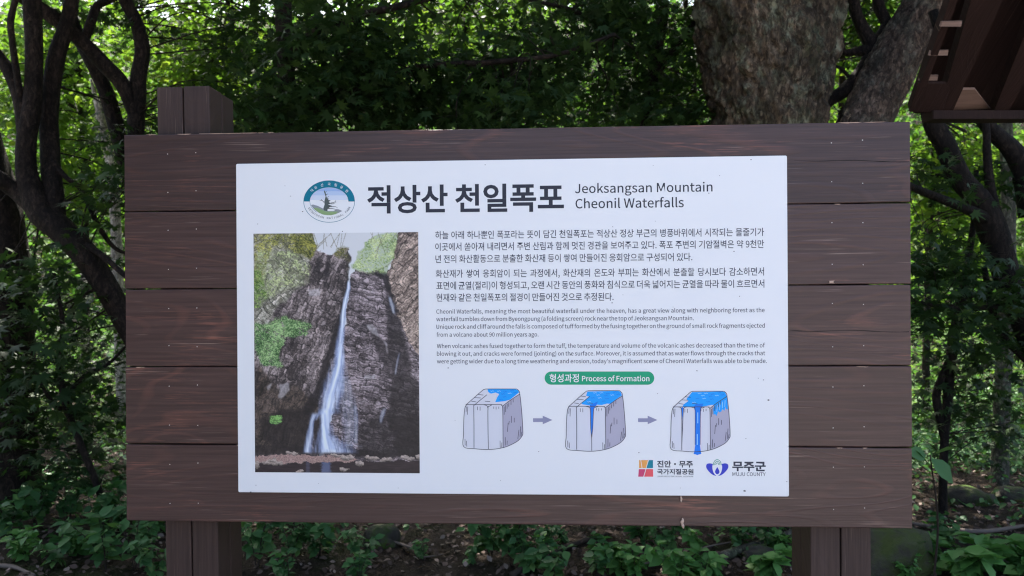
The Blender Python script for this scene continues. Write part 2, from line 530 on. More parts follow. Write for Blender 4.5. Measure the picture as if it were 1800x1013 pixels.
def leaf_verts(c, size, kind, up=0.6, rng=RNG, tipdir=None):
    """c (N,3) leaf bases, size (N,), up: how much the normals look up"""
    tv, tf = TPL[kind]
    N = len(c)
    nrm = rng.normal(size=(N, 3)); nrm[:, 2] = np.abs(nrm[:, 2]) * 0.5 + up * 2.0
    nrm /= np.linalg.norm(nrm, axis=1, keepdims=True)
    t = rng.normal(size=(N, 3)) if tipdir is None else tipdir + rng.normal(size=(N, 3)) * 0.35
    t -= nrm * (t * nrm).sum(1, keepdims=True); t /= np.linalg.norm(t, axis=1, keepdims=True) + 1e-9
    s = np.cross(t, nrm)
    sz = np.asarray(size).reshape(N, 1, 1)
    V = c[:, None, :] + sz * (tv[None, :, 0:1] * s[:, None] + tv[None, :, 1:2] * t[:, None] + tv[None, :, 2:3] * nrm[:, None])
    F = tf[None] + (np.arange(N) * len(tv))[:, None, None]
    return V.reshape(-1, 3), F.reshape(-1, 3)


def leaves(name, c, size, kind, m, parent=None, up=0.6, tipdir=None):
    V, F = leaf_verts(np.asarray(c), size, kind, up, RNG, tipdir)
    return mesh(name, V, F, m, parent)


def spray_points(centers, n, R, flat=0.22, rng=RNG):
    """n leaves round each spray centre, in a thin drooping disc"""
    C = np.repeat(np.asarray(centers, float), n, 0)
    N = len(C)
    RR = np.repeat(np.broadcast_to(np.asarray(R, float), (len(centers),)), n)
    a = rng.random(N) * 2 * math.pi; r = np.sqrt(rng.random(N)) * RR
    o = np.stack([r * np.cos(a), r * np.sin(a), rng.normal(size=N) * flat * RR - 0.35 * r * r / np.maximum(RR, 1e-3)], 1)
    tilt = rng.normal(size=(len(centers), 2)) * 0.3
    T = np.repeat(tilt, n, 0)
    o[:, 2] += o[:, 0] * T[:, 0] + o[:, 1] * T[:, 1]
    d = o.copy(); d[:, 2] = -0.25 * RR; d /= np.linalg.norm(d, axis=1, keepdims=True) + 1e-9
    return C + o, d


def catmull(P, k=6):
    P = np.asarray(P, float)
    Q = np.vstack([2 * P[0] - P[1], P, 2 * P[-1] - P[-2]])
    out = []
    for i in range(1, len(Q) - 2):
        for t in np.linspace(0, 1, k, endpoint=False):
            a, b, c, d = Q[i - 1:i + 3]
            out.append(0.5 * (2 * b + (c - a) * t + (2 * a - 5 * b + 4 * c - d) * t * t + (3 * b - a - 3 * c + d) * t ** 3))
    out.append(P[-1])
    return np.array(out)


def tube(pts, sides=10, k=6, lump=0.06, seed=0, cap=True):
    """pts rows (x,y,z,r) -> verts, quads"""
    P = catmull(pts, k) if k > 1 else np.asarray(pts, float)
    n = len(P); C = P[:, :3]; R = np.maximum(P[:, 3], 0.0008)
    T = np.gradient(C, axis=0); T /= np.linalg.norm(T, axis=1, keepdims=True) + 1e-12
    ref = np.array([0.31, 0.95, 0.05]); N = np.cross(T, ref); N /= np.linalg.norm(N, axis=1, keepdims=True) + 1e-12
    B = np.cross(T, N)
    a = np.linspace(0, 2 * math.pi, sides, endpoint=False)
    s = np.concatenate([[0], np.cumsum(np.linalg.norm(np.diff(C, axis=0), axis=1))])
    rm = max(R.mean(), 1e-4)
    nz = fbm(np.cos(a)[None] * 1.3 + 20 + seed * 3.7 + 0 * s[:, None], np.sin(a)[None] * 1.3 + 20 + s[:, None] / rm * 0.35, 11 + seed, 3) - 0.5
    rr = R[:, None] * (1 + nz * 2 * lump)
    V = C[:, None] + rr[..., None] * (np.cos(a)[None, :, None] * N[:, None] + np.sin(a)[None, :, None] * B[:, None])
    F = []
    for i in range(n - 1):
        for j in range(sides):
            F.append((i * sides + j, i * sides + (j + 1) % sides, (i + 1) * sides + (j + 1) % sides, (i + 1) * sides + j))
    V = V.reshape(-1, 3)
    if cap:
        V = np.vstack([V, C[0], C[-1]]); m = len(V)
        for j in range(sides):
            F.append((m - 2, (j + 1) % sides, j))
            F.append((m - 1, (n - 1) * sides + j, (n - 1) * sides + (j + 1) % sides))
    return V, F


def ptube(rows, k=1.0, q=1.0):
    """rows (px,py,r_px,dist) of the photo -> (x,y,z,r) rows"""
    return [(*atd(a, b, d * k), r / FPX * d * k * q) for a, b, r, d in rows]


def to_ground(rows, dx=0.0, flare=1.5, n=3):
    """extend a trunk's first row straight down to the ground, flaring"""
    x, y, z, r = rows[0]
    g = float(gz(x + dx, y)) - 0.12
    ext = []
    for i in range(n):
        t = i / n
        ext.append((x + dx * (1 - t), y, g + (z - g) * t, r * (flare + (1.06 - flare) * min(1, t * 1.7))))
    return ext + list(rows)


def limbs(name, lst, m, parent, sides=10, lump=0.08):
    mb = MB()
    for i, rows in enumerate(lst):
        V, F = tube(rows, sides, 6, lump, i + len(name)); mb.add(V, F)
    return mb.build(name, m, parent, True)


def twiggery(name, centers, roots, m, parent, r0=0.010, sag=0.25, side=2):
    """thin curved branches from points of the limbs out to each spray"""
    mb = MB(); roots = np.asarray(roots, float)
    for i, c in enumerate(np.asarray(centers)):
        d = np.linalg.norm(roots - c, axis=1) + RNG.random(len(roots)) * 0.4
        a = roots[np.argmin(d)]
        mid = a * 0.45 + c * 0.55 + np.array([RNG.normal() * 0.08, RNG.normal() * 0.08, sag * (0.3 + RNG.random() * 0.5)])
        L = np.linalg.norm(c - a)
        r = r0 * min(1.6, 0.5 + 0.35 * L)
        V, F = tube([(*a, r), (*mid, r * 0.7), (*c, r * 0.35)], 5, 5, 0, i, False); mb.add(V, F)
        for q in range(side):
            e = c + RNG.normal(size=3) * np.array([0.28, 0.28, 0.10])
            V, F = tube([(*(mid * 0.35 + c * 0.65), r * 0.4), (*((c + e) / 2 + [0, 0, 0.03]), r * 0.3), (*e, r * 0.15)], 4, 3, 0, i, False); mb.add(V, F)
    return mb.build(name, m, parent, True)


def zone_pts(zones, per=1.0, k=1.0):
    """zones (px,py,rx,ry,d0,d1,n): spray centres scattered through real depth"""
    out = []
    for px, py, rx, ry, d0, d1, n in zones:
        for _ in range(int(n * per)):
            a = RNG.random() * 2 * math.pi; r = math.sqrt(RNG.random())
            out.append(atd(px + rx * r * math.cos(a), py + ry * r * math.sin(a), k * (d0 + (d1 - d0) * RNG.random())))
    return np.array(out)


def roots_of(lst):
    return np.vstack([catmull(r, 6)[:, :3] for r in lst])

# ------------------------------------------------------------------ the information sign
from mathutils.geometry import tessellate_polygon
BZ, BH, BW = 1.45, 1.0104, 2.0
sign = thing('information_sign', 'dark brown timber notice board on two posts with a white waterfall information panel', 'sign', (0, 0.1, 0))


def make_post(xl, xr, ztop, lean=0.0):
    y0, y1 = 0.037, 0.037 + POST_D
    mb = MB()
    xm, ym = (xl + xr) / 2, (y0 + y1) / 2
    g = 0.0018
    for a, b in ((xl, xm - g), (xm + g, xr)):
        for c, d in ((y0, ym - g), (ym + g, y1)):
            mb.box(a, b, c, d, -0.3, ztop + random.uniform(-.002, .002), 0.003)
    mb.box(xl + .012, xr - .012, y0 + .012, y1 - .012, -0.3, ztop - .006)
    mb.xf(0, lambda p: (p[0] + (p[2] - .85) * lean, p[1], p[2]))
    return mb.build('post', MT['post'], sign, loc=((xl + xr) / 2, ym, 0.5))


a, b = at(291.5, 960, .037), at(383.5, 960, .037)
POST_D = 0.15
ztop = at(330, 152, .037)[2]
make_post(a[0], b[0], ztop, -0.013)
c, d = at(1425, 970, .037), at(1531, 970, .037)
make_post(c[0], d[0], BZ + BH / 2 - 0.02)

PHH = BH / 5
crack_m = plain('split_line', (0.008, 0.006, 0.006), 0.9)
for k in range(5):
    z0, z1 = BZ - BH / 2 + k * PHH + 0.0014, BZ - BH / 2 + (k + 1) * PHH - 0.0014
    mb = MB()
    # a board with a slightly irregular outline along its length
    n = 46
    xs = np.linspace(-BW / 2 + random.uniform(0, .002), BW / 2 - random.uniform(0, .002), n)
    prof = [(0.034, z0), (0.0022, z0), (0.0006, z0 + .0009), (0.0, z0 + .0026), (0.0, z1 - .0026), (0.0006, z1 - .0009), (0.0022, z1), (0.034, z1)]
    V = []
    for i, x in enumerate(xs):
        w0 = (fbm(np.array(x * 6 + 40.0), np.array(3.0 + k), 3, 3) - .5) * .0022; w1 = (fbm(np.array(x * 6 + 40.0), np.array(13.0 + k), 4, 3) - .5) * .0022
        for j, (y, z) in enumerate(prof): V.append((x, y, z + (w0 if j < 4 else w1)))
    F = []
    P_ = len(prof)
    for i in range(n - 1):
        for j in range(P_):
            F.append((i * P_ + j, (i + 1) * P_ + j, (i + 1) * P_ + (j + 1) % P_, i * P_ + (j + 1) % P_))
    F.append(tuple(range(P_))); F.append(tuple((n - 1) * P_ + j for j in range(P_ - 1, -1, -1)))
    mb.add(V, F)
    pl_ = mb.build('plank', MT['plank'], sign, loc=(0, 0.017, (z0 + z1) / 2))
    nb = MB()
    for xx in (at(297, 600, 0)[0], at(346.5, 600, 0)[0], at(1463.5, 600, 0)[0], at(1518, 600, 0)[0]):
        for fz in (0.25 + random.uniform(-.02, .02), 0.76 + random.uniform(-.02, .02)):
            zz = z0 + (z1 - z0) * fz
            if abs(xx) < 0.72 and abs(zz - BZ) < .43: continue
            q = np.array([[xx + random.uniform(.0009, .0016) * math.cos(t), -0.0006, zz + random.uniform(.0009, .0016) * math.sin(t)] for t in np.linspace(0, 2 * math.pi, 8, endpoint=False)])
            q2 = q.copy(); q2[:, 1] = 0.0003
            nb.add(np.vstack([q, q2]), [tuple(range(7, -1, -1))] + [(i, (i + 1) % 8, (i + 1) % 8 + 8, i + 8) for i in range(8)])
            nb_o = nb.build('nail_head', MT['nail'], pl_); nb = MB()


def strip(name, rows, m, parent, y):
    """thin irregular splinter or split: rows (x,z,half width)"""
    V = []; F = []
    for x, z, h in rows: V += [(x, y, z - h), (x, y, z + h)]
    for i in range(len(rows) - 1): F.append((2 * i, 2 * i + 2, 2 * i + 3, 2 * i + 1))
    return mesh(name, V, F, m, parent)


planks = [o for o in sign.children if o.name.startswith('plank')]
for k, x0, x1, py in ((4, 1395, 1598, 282), (2, 1388, 1598, 581)):
    rows = []
    for t in np.linspace(0, 1, 14):
        p = at(x0 + (x1 - x0) * t, py + 1.2 * math.sin(t * 9) + 2 * t, -0.0002)
        rows.append((p[0], p[2], 0.0008 * (0.4 + random.random()) * (1 if t > .05 else .3)))
    strip('split', rows, crack_m, planks[k], -0.0003)
mb = MB()
for k in range(5):                                                   # bare wood where arrises have chipped
    zt = BZ - BH / 2 + (k + 1) * PHH - 0.0016
    for _ in range(16 if k == 4 else 5):
        x = random.uniform(-.98, .95)
        if k == 4: x = random.choice([random.uniform(-.98, -.62), random.uniform(-.9, .9)])
        L = random.uniform(.008, .07) if k == 4 else random.uniform(.006, .03)
        V = []; n = 6
        for i in range(n):
            t = i / (n - 1); h = random.uniform(.0006, .0022) * (1 if 0 < i < n - 1 else .2)
            V += [(x + L * t, -0.0004, zt - h), (x + L * t, 0.0012, zt + .0007)]
        mesh('chipped_edge', V, [(2 * i, 2 * i + 2, 2 * i + 3, 2 * i + 1) for i in range(n - 1)], MT['raw'], planks[k])

# ---- the white panel
PX0, PX1, PZ0, PZ1 = -0.6993, 0.6980, BZ - 0.4248, BZ + 0.4228
YF = -0.0070
def rrect(x0, x1, z0, z1, r, n=6):
    o = []
    for cx, cz, a0 in ((x1 - r, z1 - r, 0), (x0 + r, z1 - r, 90), (x0 + r, z0 + r, 180), (x1 - r, z0 + r, 270)):
        for i in range(n + 1):
            t = math.radians(a0 + 90 * i / n); o.append((cx + r * math.cos(t), cz + r * math.sin(t)))
    return o
o2 = rrect(PX0, PX1, PZ0, PZ1, 0.004); o1 = rrect(PX0 + .0006, PX1 - .0006, PZ0 + .0006, PZ1 - .0006, .0036)
n = len(o2)
V = [(x, YF, z) for x, z in o1] + [(x, YF + .0006, z) for x, z in o2] + [(x, -0.0008, z) for x, z in o2]
F = [tuple(range(n))] + [(i, n + i, n + (i + 1) % n, (i + 1) % n) for i in range(n)] + [(n + i, 2 * n + i, 2 * n + (i + 1) % n, n + (i + 1) % n) for i in range(n)]
F.append(tuple(range(3 * n - 1, 2 * n - 1, -1)))
F = [f[::-1] for f in F]
panel = mesh('panel', V, F, [MT['panel'], MT['edge']], sign, fmat=[0] + [0] * n + [1] * n + [1], loc=((PX0 + PX1) / 2, YF, (PZ0 + PZ1) / 2))

Y1 = YF - 0.0003                    # the print lies on the panel
def pt(px, py):
    p = at(px, py, Y1); return p[0], p[2]

# ---- lettering
_tc = {}
try:                                  # Blender's own interface font; without it the built-in one is used
    import os
    LATIN = bpy.data.fonts.load(os.path.join(bpy.utils.system_resource('DATAFILES'), 'fonts', 'Noto Sans CJK Regular.woff2'))
except Exception:
    LATIN = None
def glyphs(body, offset=0.0, sw=1.0, sc=1.0, res=3):
    key = (body, offset, sw, sc)
    if key in _tc: return _tc[key]
    c = bpy.data.curves.new('lettering', 'FONT')
    u = 2.4 if LATIN is not None else 1.0                # letter sizes of the two fonts differ by this factor
    c.body = body; c.size = 1.0; c.offset = offset / u
    if LATIN is not None: c.font = LATIN
    c.space_word = sw; c.space_character = sc; c.resolution_u = res
    o = bpy.data.objects.new('lettering', c); COL.objects.link(o)
    bpy.context.view_layer.update()
    me = bpy.data.meshes.new_from_object(o.evaluated_get(bpy.context.evaluated_depsgraph_get()))
    v = np.empty(len(me.vertices) * 3, np.float32); me.vertices.foreach_get('co', v)
    f = [tuple(p.vertices) for p in me.polygons]
    bpy.data.objects.remove(o); bpy.data.curves.remove(c); bpy.data.meshes.remove(me)
    _tc[key] = (v.reshape(-1, 3)[:, :2].astype(float) * u, f)
    return _tc[key]

def put_line(mb, body, p0, p1, hpx, offset=0.0, sx=None, y=Y1, mi=0, ref=None):
    """write body between photo points p0 and p1 (left and right end, at the vertical centre of the ink);
    hpx = ink height in photo pixels; sx = letter width factor, spaces take up the rest"""
    (xa, za), (xb, zb) = pt(*p0), pt(*p1)
    w = xb - xa; zc = (za + zb) / 2
    H = hpx / FPX * 1.88
    v, f = glyphs(body, offset)
    rv = v if ref is None else glyphs(ref, offset)[0]
    y0r, y1r = rv[:, 1].min(), rv[:, 1].max()
    k = H / (y1r - y0r)
    if sx is None or ' ' not in body:
        kx = w / (v[:, 0].max() - v[:, 0].min())
    else:
        kx = k * sx
        v2, _ = glyphs(body, offset, 2.0)
        w1 = v[:, 0].max() - v[:, 0].min(); w2 = v2[:, 0].max() - v2[:, 0].min()
        sw = 1 + (w / kx - w1) / (w2 - w1)
        v, f = glyphs(body, offset, float(sw))
        kx = w / (v[:, 0].max() - v[:, 0].min())
    X = (v[:, 0] - v[:, 0].min()) * kx + xa
    Z = (v[:, 1] - (y1r + y0r) / 2) * k + zc
    mb.add(np.stack([X, np.full_like(X, y), Z], 1), f, mi)
    return kx / k

mb = MB(); put_line(mb, '적상산 천일폭포', (645.3, 350.5), (991.2, 347.5), 50, 0.020)
mb.build('title_lettering', MT['ink'], panel)
mb = MB()
put_line(mb, 'Jeoksangsan Mountain', (1010.5, 334.5), (1252.5, 330), 22.5, 0.006)
put_line(mb, 'Cheonil Waterfalls', (1011.5, 358), (1202, 355), 18.3, 0.006)
mb.build('english_title_lettering', MT['ink'], panel)
KO = [('하늘 아래 하나뿐인 폭포라는 뜻이 담긴 천일폭포는 적상산 정상 부근의 병풍바위에서 시작되는 물줄기가', (765, 415.3), (1343, 406.2)),
      ('이곳에서 쏟아져 내리면서 주변 산림과 함께 멋진 경관을 보여주고 있다. 폭포 주변의 기암절벽은 약 9천만', (765, 435.8), (1343, 427.3)),
      ('년 전의 화산활동으로 분출한 화산재 등이 쌓여 만들어진 응회암으로 구성되어 있다.', (765.5, 456.8), (1217, 450.5)),
      ('화산재가 쌓여 응회암이 되는 과정에서, 화산재의 온도와 부피는 화산에서 분출할 당시보다 감소하면서', (766, 483), (1343, 475.8)),
      ('표면에 균열(절리)이 형성되고, 오랜 시간 동안의 풍화와 침식으로 더욱 넓어지는 균열을 따라 물이 흐르면서', (767, 503.7), (1343.5, 497.3)),
      ('현재와 같은 천일폭포의 절경이 만들어진 것으로 추정된다.', (767, 524.2), (1078.5, 521))]
mb = MB()
sxk = 0.86
for i, (s, p0, p1) in enumerate(KO):
    put_line(mb, s, p0, p1, 14.2, 0.006, sxk, ref='하늘폭포')
mb.build('korean_paragraph_lettering', MT['ink2'], panel)
EN = [('Cheonil Waterfalls, meaning the most beautiful waterfall under the heaven, has a great view along with neighboring forest as the', (767, 549.3), (1344, 545.5)),
      ('waterfall tumbles down from Byeongpung (a folding screen) rock near the top of Jeoksangsan Mountain.', (767, 562.3), (1219.5, 560)),
      ('Unique rock and cliff around the falls is composed of tuff formed by the fusing together on the ground of small rock fragments ejected', (767, 576.2), (1344.5, 572.6)),
      ('from a volcano about 90 million years ago.', (767.5, 589.5), (946.5, 588.8)),
      ('When volcanic ashes fused together to form the tuff, the temperature and volume of the volcanic ashes decreased than the time of', (768, 610), (1344.5, 607.5)),
      ('blowing it out, and cracks were formed (jointing) on the surface. Moreover, it is assumed that as water flows through the cracks that', (768, 623.3), (1345, 621.3)),
      ("were getting wider due to a long time weathering and erosion, today's magnificent scene of Cheonil Waterfalls was able to be made.", (768, 636.8), (1348, 634.8))]
mb = MB()
for s, p0, p1 in EN:
    put_line(mb, s, p0, p1, 10.4, 0.004, None if s.startswith('from') else 0.97, ref='Cheonil Waterfalls, great')
mb.build('english_paragraph_lettering', MT['ink2'], panel)

# ---- flat ink shapes
def poly(mb, pts, mi=0, y=Y1):
    pts = [Vector((p[0], p[1], 0)) for p in pts]
    tri = tessellate_polygon([pts])
    mb.add([(p.x, y, p.y) for p in pts], tri, mi)

def ribbon(mb, pts, w, mi=0, y=Y1, taper=False):
    P = np.asarray(pts, float); T = np.gradient(P, axis=0); T /= np.linalg.norm(T, axis=1, keepdims=True) + 1e-12
    N = np.stack([-T[:, 1], T[:, 0]], 1)
    ww = np.full(len(P), w / 2.0)
    if taper: ww *= np.linspace(1, .3, len(P))
    A, B = P - N * ww[:, None], P + N * ww[:, None]
    V = []; F = []
    for a_, b_ in zip(A, B): V += [(a_[0], y, a_[1]), (b_[0], y, b_[1])]
    for i in range(len(P) - 1): F.append((2 * i, 2 * i + 2, 2 * i + 3, 2 * i + 1))
    mb.add(V, F, mi)

def sm(pts, k=5): return catmull(np.asarray(pts, float), k)

# round park emblem
def emb(zx, zy): return pt(520 + zx / 11.26, 310 + zy / 11.26)
def ell(cx, cy, rx, ry, a0, a1, n=40):
    return [emb(cx + rx * math.cos(t), cy + ry * math.sin(t)) for t in np.linspace(math.radians(a0), math.radians(a1), n)]
mb = MB()
n_ = 48
A = ell(660, 500, 508, 416, 180, 360, n_); B = ell(659, 500, 381, 277, 180, 360, n_)
V = []; F = []
for p, q in zip(A, B): V += [(p[0], Y1, p[1]), (q[0], Y1, q[1])]
for i in range(n_ - 1): F.append((2 * i, 2 * i + 2, 2 * i + 3, 2 * i + 1))
mb.add(V, F, 0)
lw = 9 / 11.26 / FPX * 1.88
ribbon(mb, ell(660, 500, 504, 412, 0, 180, n_), lw, 0)
ribbon(mb, ell(659, 500, 381, 277, 130, 180, 16), lw * .7, 0)
# picture in the middle: sky, slope, weathered tree
skyp = ell(659, 500, 378, 274, 180, 360, n_)
for i, (y0, y1_, mi) in enumerate(((226, 300, 2), (300, 380, 3), (380, 470, 4))):
    L = []; R_ = []
    for t in np.linspace(y0 + 1, y1_, 9):
        hw = 378 * math.sqrt(max(0, 1 - ((t - 500) / 274) ** 2)); L.append(emb(659 - hw, t)); R_.append(emb(659 + hw, t))
    poly(mb, L + R_[::-1], mi)
hill = [emb(*p) for p in ((300, 570), (340, 560), (440, 590), (500, 620), (560, 650), (640, 690), (740, 690), (800, 660), (870, 665), (920, 688), (860, 720), (790, 750), (700, 772), (620, 772), (540, 760), (460, 725), (390, 675), (340, 630))]
poly(mb, hill, 5, Y1 - .0001)
hl2 = [emb(*p) for p in ((345, 628), (430, 625), (520, 665), (600, 700), (740, 700), (840, 700), (790, 748), (700, 770), (620, 770), (540, 758), (460, 723), (390, 673))]
poly(mb, hl2, 6, Y1 - .0002)
trk = [emb(*p) for p in ((555, 300), (580, 300), (600, 360), (612, 430), (650, 445), (640, 470), (690, 480), (650, 510), (700, 540), (640, 560), (720, 590), (650, 620), (690, 640), (630, 645), (625, 690), (560, 680), (545, 640), (570, 560), (565, 500), (580, 440), (590, 400))]
poly(mb, trk, 7, Y1 - .0003)
for rows in (((560, 520), (520, 480), (470, 488)), ((530, 490), (505, 462), (500, 455)), ((690, 530), (750, 520), (795, 490), (780, 470)), ((650, 600), (780, 602), (830, 632)), ((630, 640), (720, 640), (800, 660), (860, 655)), ((600, 370), (640, 345)), ((612, 425), (660, 395)), ((700, 545), (740, 545), (800, 515)), ((575, 305), (560, 275)), ((590, 320), (610, 295)), ((800, 660), (790, 690))):
    ribbon(mb, [emb(*p) for p in sm(rows, 4)], lw * 1.5, 7, Y1 - .0003, True)
def arc_text(mb, body, angs, cx, cy, rx, ry, hz, mi, offset, flip):
    for ch, a in zip(body, angs):
        if ch == ' ': continue
        v, f = glyphs(ch, offset)
        t = math.radians(a)
        c0 = emb(cx + rx * math.cos(t), cy + ry * math.sin(t))
        tx, tz = -rx * math.sin(t), -ry * math.cos(t)
        if flip: tx, tz = -tx, -tz
        L = math.hypot(tx, tz); tx /= L; tz /= L
        k = hz / 11.26 / FPX * 1.88
        vx = (v[:, 0] - (v[:, 0].max() + v[:, 0].min()) / 2) * k; vz = (v[:, 1] - (0.36 if flip else 0.35)) * k
        mb.add(np.stack([c0[0] + vx * tx - vz * tz, np.full(len(v), Y1 - .0003), c0[1] + vx * tz + vz * tx], 1), f, mi)
arc_text(mb, '덕유산국립공원', [219.5, 233, 251.5, 270, 287, 304, 322.5], 660, 500, 443, 345, 78, 1, 0.006, False)
s_ = 'DEOGYUSAN NATIONAL PARK'
arc_text(mb, s_, np.linspace(154, 22, len(s_)), 660, 490, 432, 335, 68, 8, 0.004, True)
EM = [MT['teal'], MT['whiteink'], plain('emblem_sky_blue', (0.33, 0.46, 0.72), .4), plain('emblem_pale_blue', (0.47, 0.57, 0.76), .4), plain('emblem_haze_blue', (0.62, 0.67, 0.78), .4),
      plain('emblem_rock_grey', (0.28, 0.30, 0.32), .4), plain('emblem_grass', (0.26, 0.38, 0.17), .4), plain('emblem_bark', (0.085, 0.105, 0.10), .4), MT['ink2']]
mb.build('park_emblem', EM, panel)

# green pill with its heading
mb = MB()
(xa, za), (xb, zb) = pt(957.5, 676.5), pt(1150, 653)
zb = pt(1050, 653.3)[1]; za = pt(1050, 676.5)[1]
poly(mb, rrect(xa, xb, za, zb, (zb - za) / 2 - 1e-5, 10), 0)
put_line(mb, '형성과정', (966, 665), (1017.5, 664.5), 14.8, 0.012, None, Y1 - .0003, 1)
put_line(mb, 'Process of Formation', (1023, 665.8), (1141.5, 664.8), 10.3, 0.012, None, Y1 - .0003, 1)
mb.build('heading_pill', [MT['pill'], MT['whiteink']], panel)

# formation drawings
def diagram(dx, dy, kind, lab):
    P = lambda q: pt(900 + q[0] / 3.166 + dx, 560 + q[1] / 3.166 + dy)
    PP = lambda qs: [P(q) for q in qs]
    w = 3.3 / 3.166 / FPX * 1.88
    mb = MB()
    front = [(303, 723), (302, 650), (304, 560), (310, 505), (318, 491), (330, 489), (500, 489), (512, 493), (518, 505), (521, 600), (522, 728), (480, 736), (430, 739), (370, 735)]
    top = [(316, 490), (405, 412), (420, 404), (440, 402), (590, 402), (606, 407), (614, 420), (615, 432), (522, 492), (505, 489), (330, 489)]
    side = [(519, 498), (614, 424), (620, 450), (628, 560), (632, 640), (628, 662), (605, 690), (560, 715), (523, 728), (521, 600)]
    poly(mb, PP(side), 1); poly(mb, PP(front), 0); poly(mb, PP(top), 0, Y1 - .00005)
    y2 = Y1 - .0001
    if kind == 1:
        poly(mb, PP([(435, 404), (590, 403), (604, 408), (612, 420), (600, 430), (560, 462), (530, 470), (478, 476), (488, 450), (500, 430), (480, 422), (455, 428), (440, 420)]), 3, y2)
    elif kind == 2:
        poly(mb, PP([(420, 407), (590, 403), (604, 408), (612, 428), (545, 475), (528, 474), (500, 482), (470, 480), (430, 484), (392, 478), (385, 472), (430, 436), (412, 430)]), 3, y2)
        poly(mb, PP([(432, 482), (478, 462), (470, 484), (456, 498), (452, 520), (449, 600), (444, 662), (440, 610), (438, 530), (436, 500)]), 4, y2 - .0001)
    else:
        poly(mb, PP([(420, 407), (590, 403), (604, 408), (614, 430), (620, 500), (612, 505), (606, 490), (600, 512), (590, 500), (582, 515), (572, 520), (566, 512), (556, 540), (548, 528), (540, 535), (538, 500), (545, 478), (528, 478), (500, 484), (470, 488), (376, 488), (366, 494), (372, 476), (400, 456), (388, 446)]), 3, y2)
        poly(mb, PP([(428, 490), (440, 474), (484, 470), (474, 492), (466, 505), (466, 600), (464, 700), (470, 742), (472, 750), (458, 754), (448, 757), (438, 752), (428, 752), (432, 740), (438, 700), (438, 600), (436, 510)]), 4, y2 - .0001)
        poly(mb, PP([(361, 492), (372, 492), (369, 530), (365, 560), (362, 530)]), 4, y2 - .0001)
    y3 = Y1 - .00035
    def ln(q, ww=w, mi=2, cur=5): ribbon(mb, [P(p) for p in (sm(q, cur) if len(q) > 2 else q)], ww, mi, y3)
    ln([(318, 491), (310, 505), (304, 560), (302, 650), (303, 723), (370, 735), (430, 739), (480, 736), (523, 728), (560, 715), (605, 690), (628, 662), (632, 640), (628, 560), (620, 470), (615, 432), (612, 416), (600, 404), (585, 402), (440, 402), (420, 404), (405, 412), (316, 490)])
    ln([(310, 505), (318, 491), (330, 489), (500, 489), (512, 493), (519, 505), (521, 600), (522, 728)])
    ln([(519, 497), (566, 462), (615, 430)])
    ln([(360, 730), (360, 600), (359, 505), (364, 490), (432, 434)] if kind < 3 else [(363, 730), (363, 560), (361, 505), (355, 492), (340, 489)])
    if kind == 1: ln([(440, 736), (438, 620), (438, 510), (446, 498), (460, 490)]); ln([(438, 510), (432, 496), (415, 489)])
    if kind == 2: ln([(444, 736), (443, 662), (438, 610), (436, 510), (428, 494), (410, 489)]); ln([(444, 662), (450, 600), (454, 510), (462, 496), (480, 490)])
    if kind == 3: ln([(437, 700), (437, 510), (428, 494), (410, 489)]); ln([(465, 700), (467, 510), (476, 496), (490, 490)]); ln([(363, 700), (371, 520), (376, 495), (390, 489)])
    for q in ([(380, 432), (412, 436)], [(362, 450), (398, 452)], [(345, 470), (372, 474)], [(420, 470), (450, 472)], [(325, 500), (323, 545)], [(318, 500), (316, 530)], [(380, 500), (380, 520)], [(394, 500), (394, 522)],
              [(470, 500), (470, 512)], [(483, 500), (483, 516)], [(498, 500), (498, 512)], [(318, 690), (320, 722)], [(310, 680), (311, 716)], [(505, 690), (506, 730)], [(515, 700), (514, 728)], [(528, 500), (528, 545)], [(536, 492), (536, 530)], [(545, 485), (544, 512)], [(554, 478), (553, 500)],
              [(566, 466), (566, 490)], [(578, 458), (578, 476)], [(550, 590), (546, 640)], [(556, 580), (554, 600)], [(568, 552), (568, 590)], [(584, 562), (584, 588)], [(610, 630), (604, 680)], [(620, 610), (616, 668)], [(626, 640), (622, 664)], [(534, 670), (534, 716)], [(545, 690), (544, 712)]):
        ln(q, w * .85)
    if kind >= 1:
        for q in ((452, 412), (488, 412), (524, 416), (470, 424), (512, 428), (548, 424), (478, 440), (520, 444), (562, 408), (440, 440), (420, 462), (500, 458), (580, 420)):
            if kind == 1 and q[0] < 500 and q[1] > 420: continue
            ln([(q[0], q[1]), (q[0] + 6, q[1] + 4), (q[0] + 13, q[1]), (q[0] + 20, q[1] + 4)], w * .8, 5 if (q[0] + q[1]) % 3 == 0 else 4)
    if kind == 3:
        ln([(452, 520), (452, 580)], w * 1.3, 5); ln([(449, 640), (449, 700)], w * 1.3, 5)
        for x, y_ in ((560, 480), (575, 470), (590, 460), (604, 452)): ln([(x, y_), (x - 2, y_ + 36)], w, 5)
    o = mb.build('formation_drawing', [MT['stone_front'], MT['stone_side'], MT['ink2'], MT['blue1'], MT['blue2'], plain('pale_blue_ink', (0.30, 0.62, 0.92), .4)], panel)
    o['label'] = lab
diagram(-180.5, -3.0, 1, 'left drawing: stone block with a little water on its top')
diagram(0, 0, 2, 'middle drawing: stone block with water entering a crack')
diagram(183.8, 1.0, 3, 'right drawing: stone block with a fall running down its front')
for x0 in (937, 1121.5):
    mb = MB(); poly(mb, [pt(*p) for p in ((x0, 735.5), (x0 + 17, 735.5), (x0 + 17, 731), (x0 + 34, 738.5), (x0 + 17, 746), (x0 + 17, 742), (x0, 742))])
    mb.build('arrow', MT['arrow'], panel)

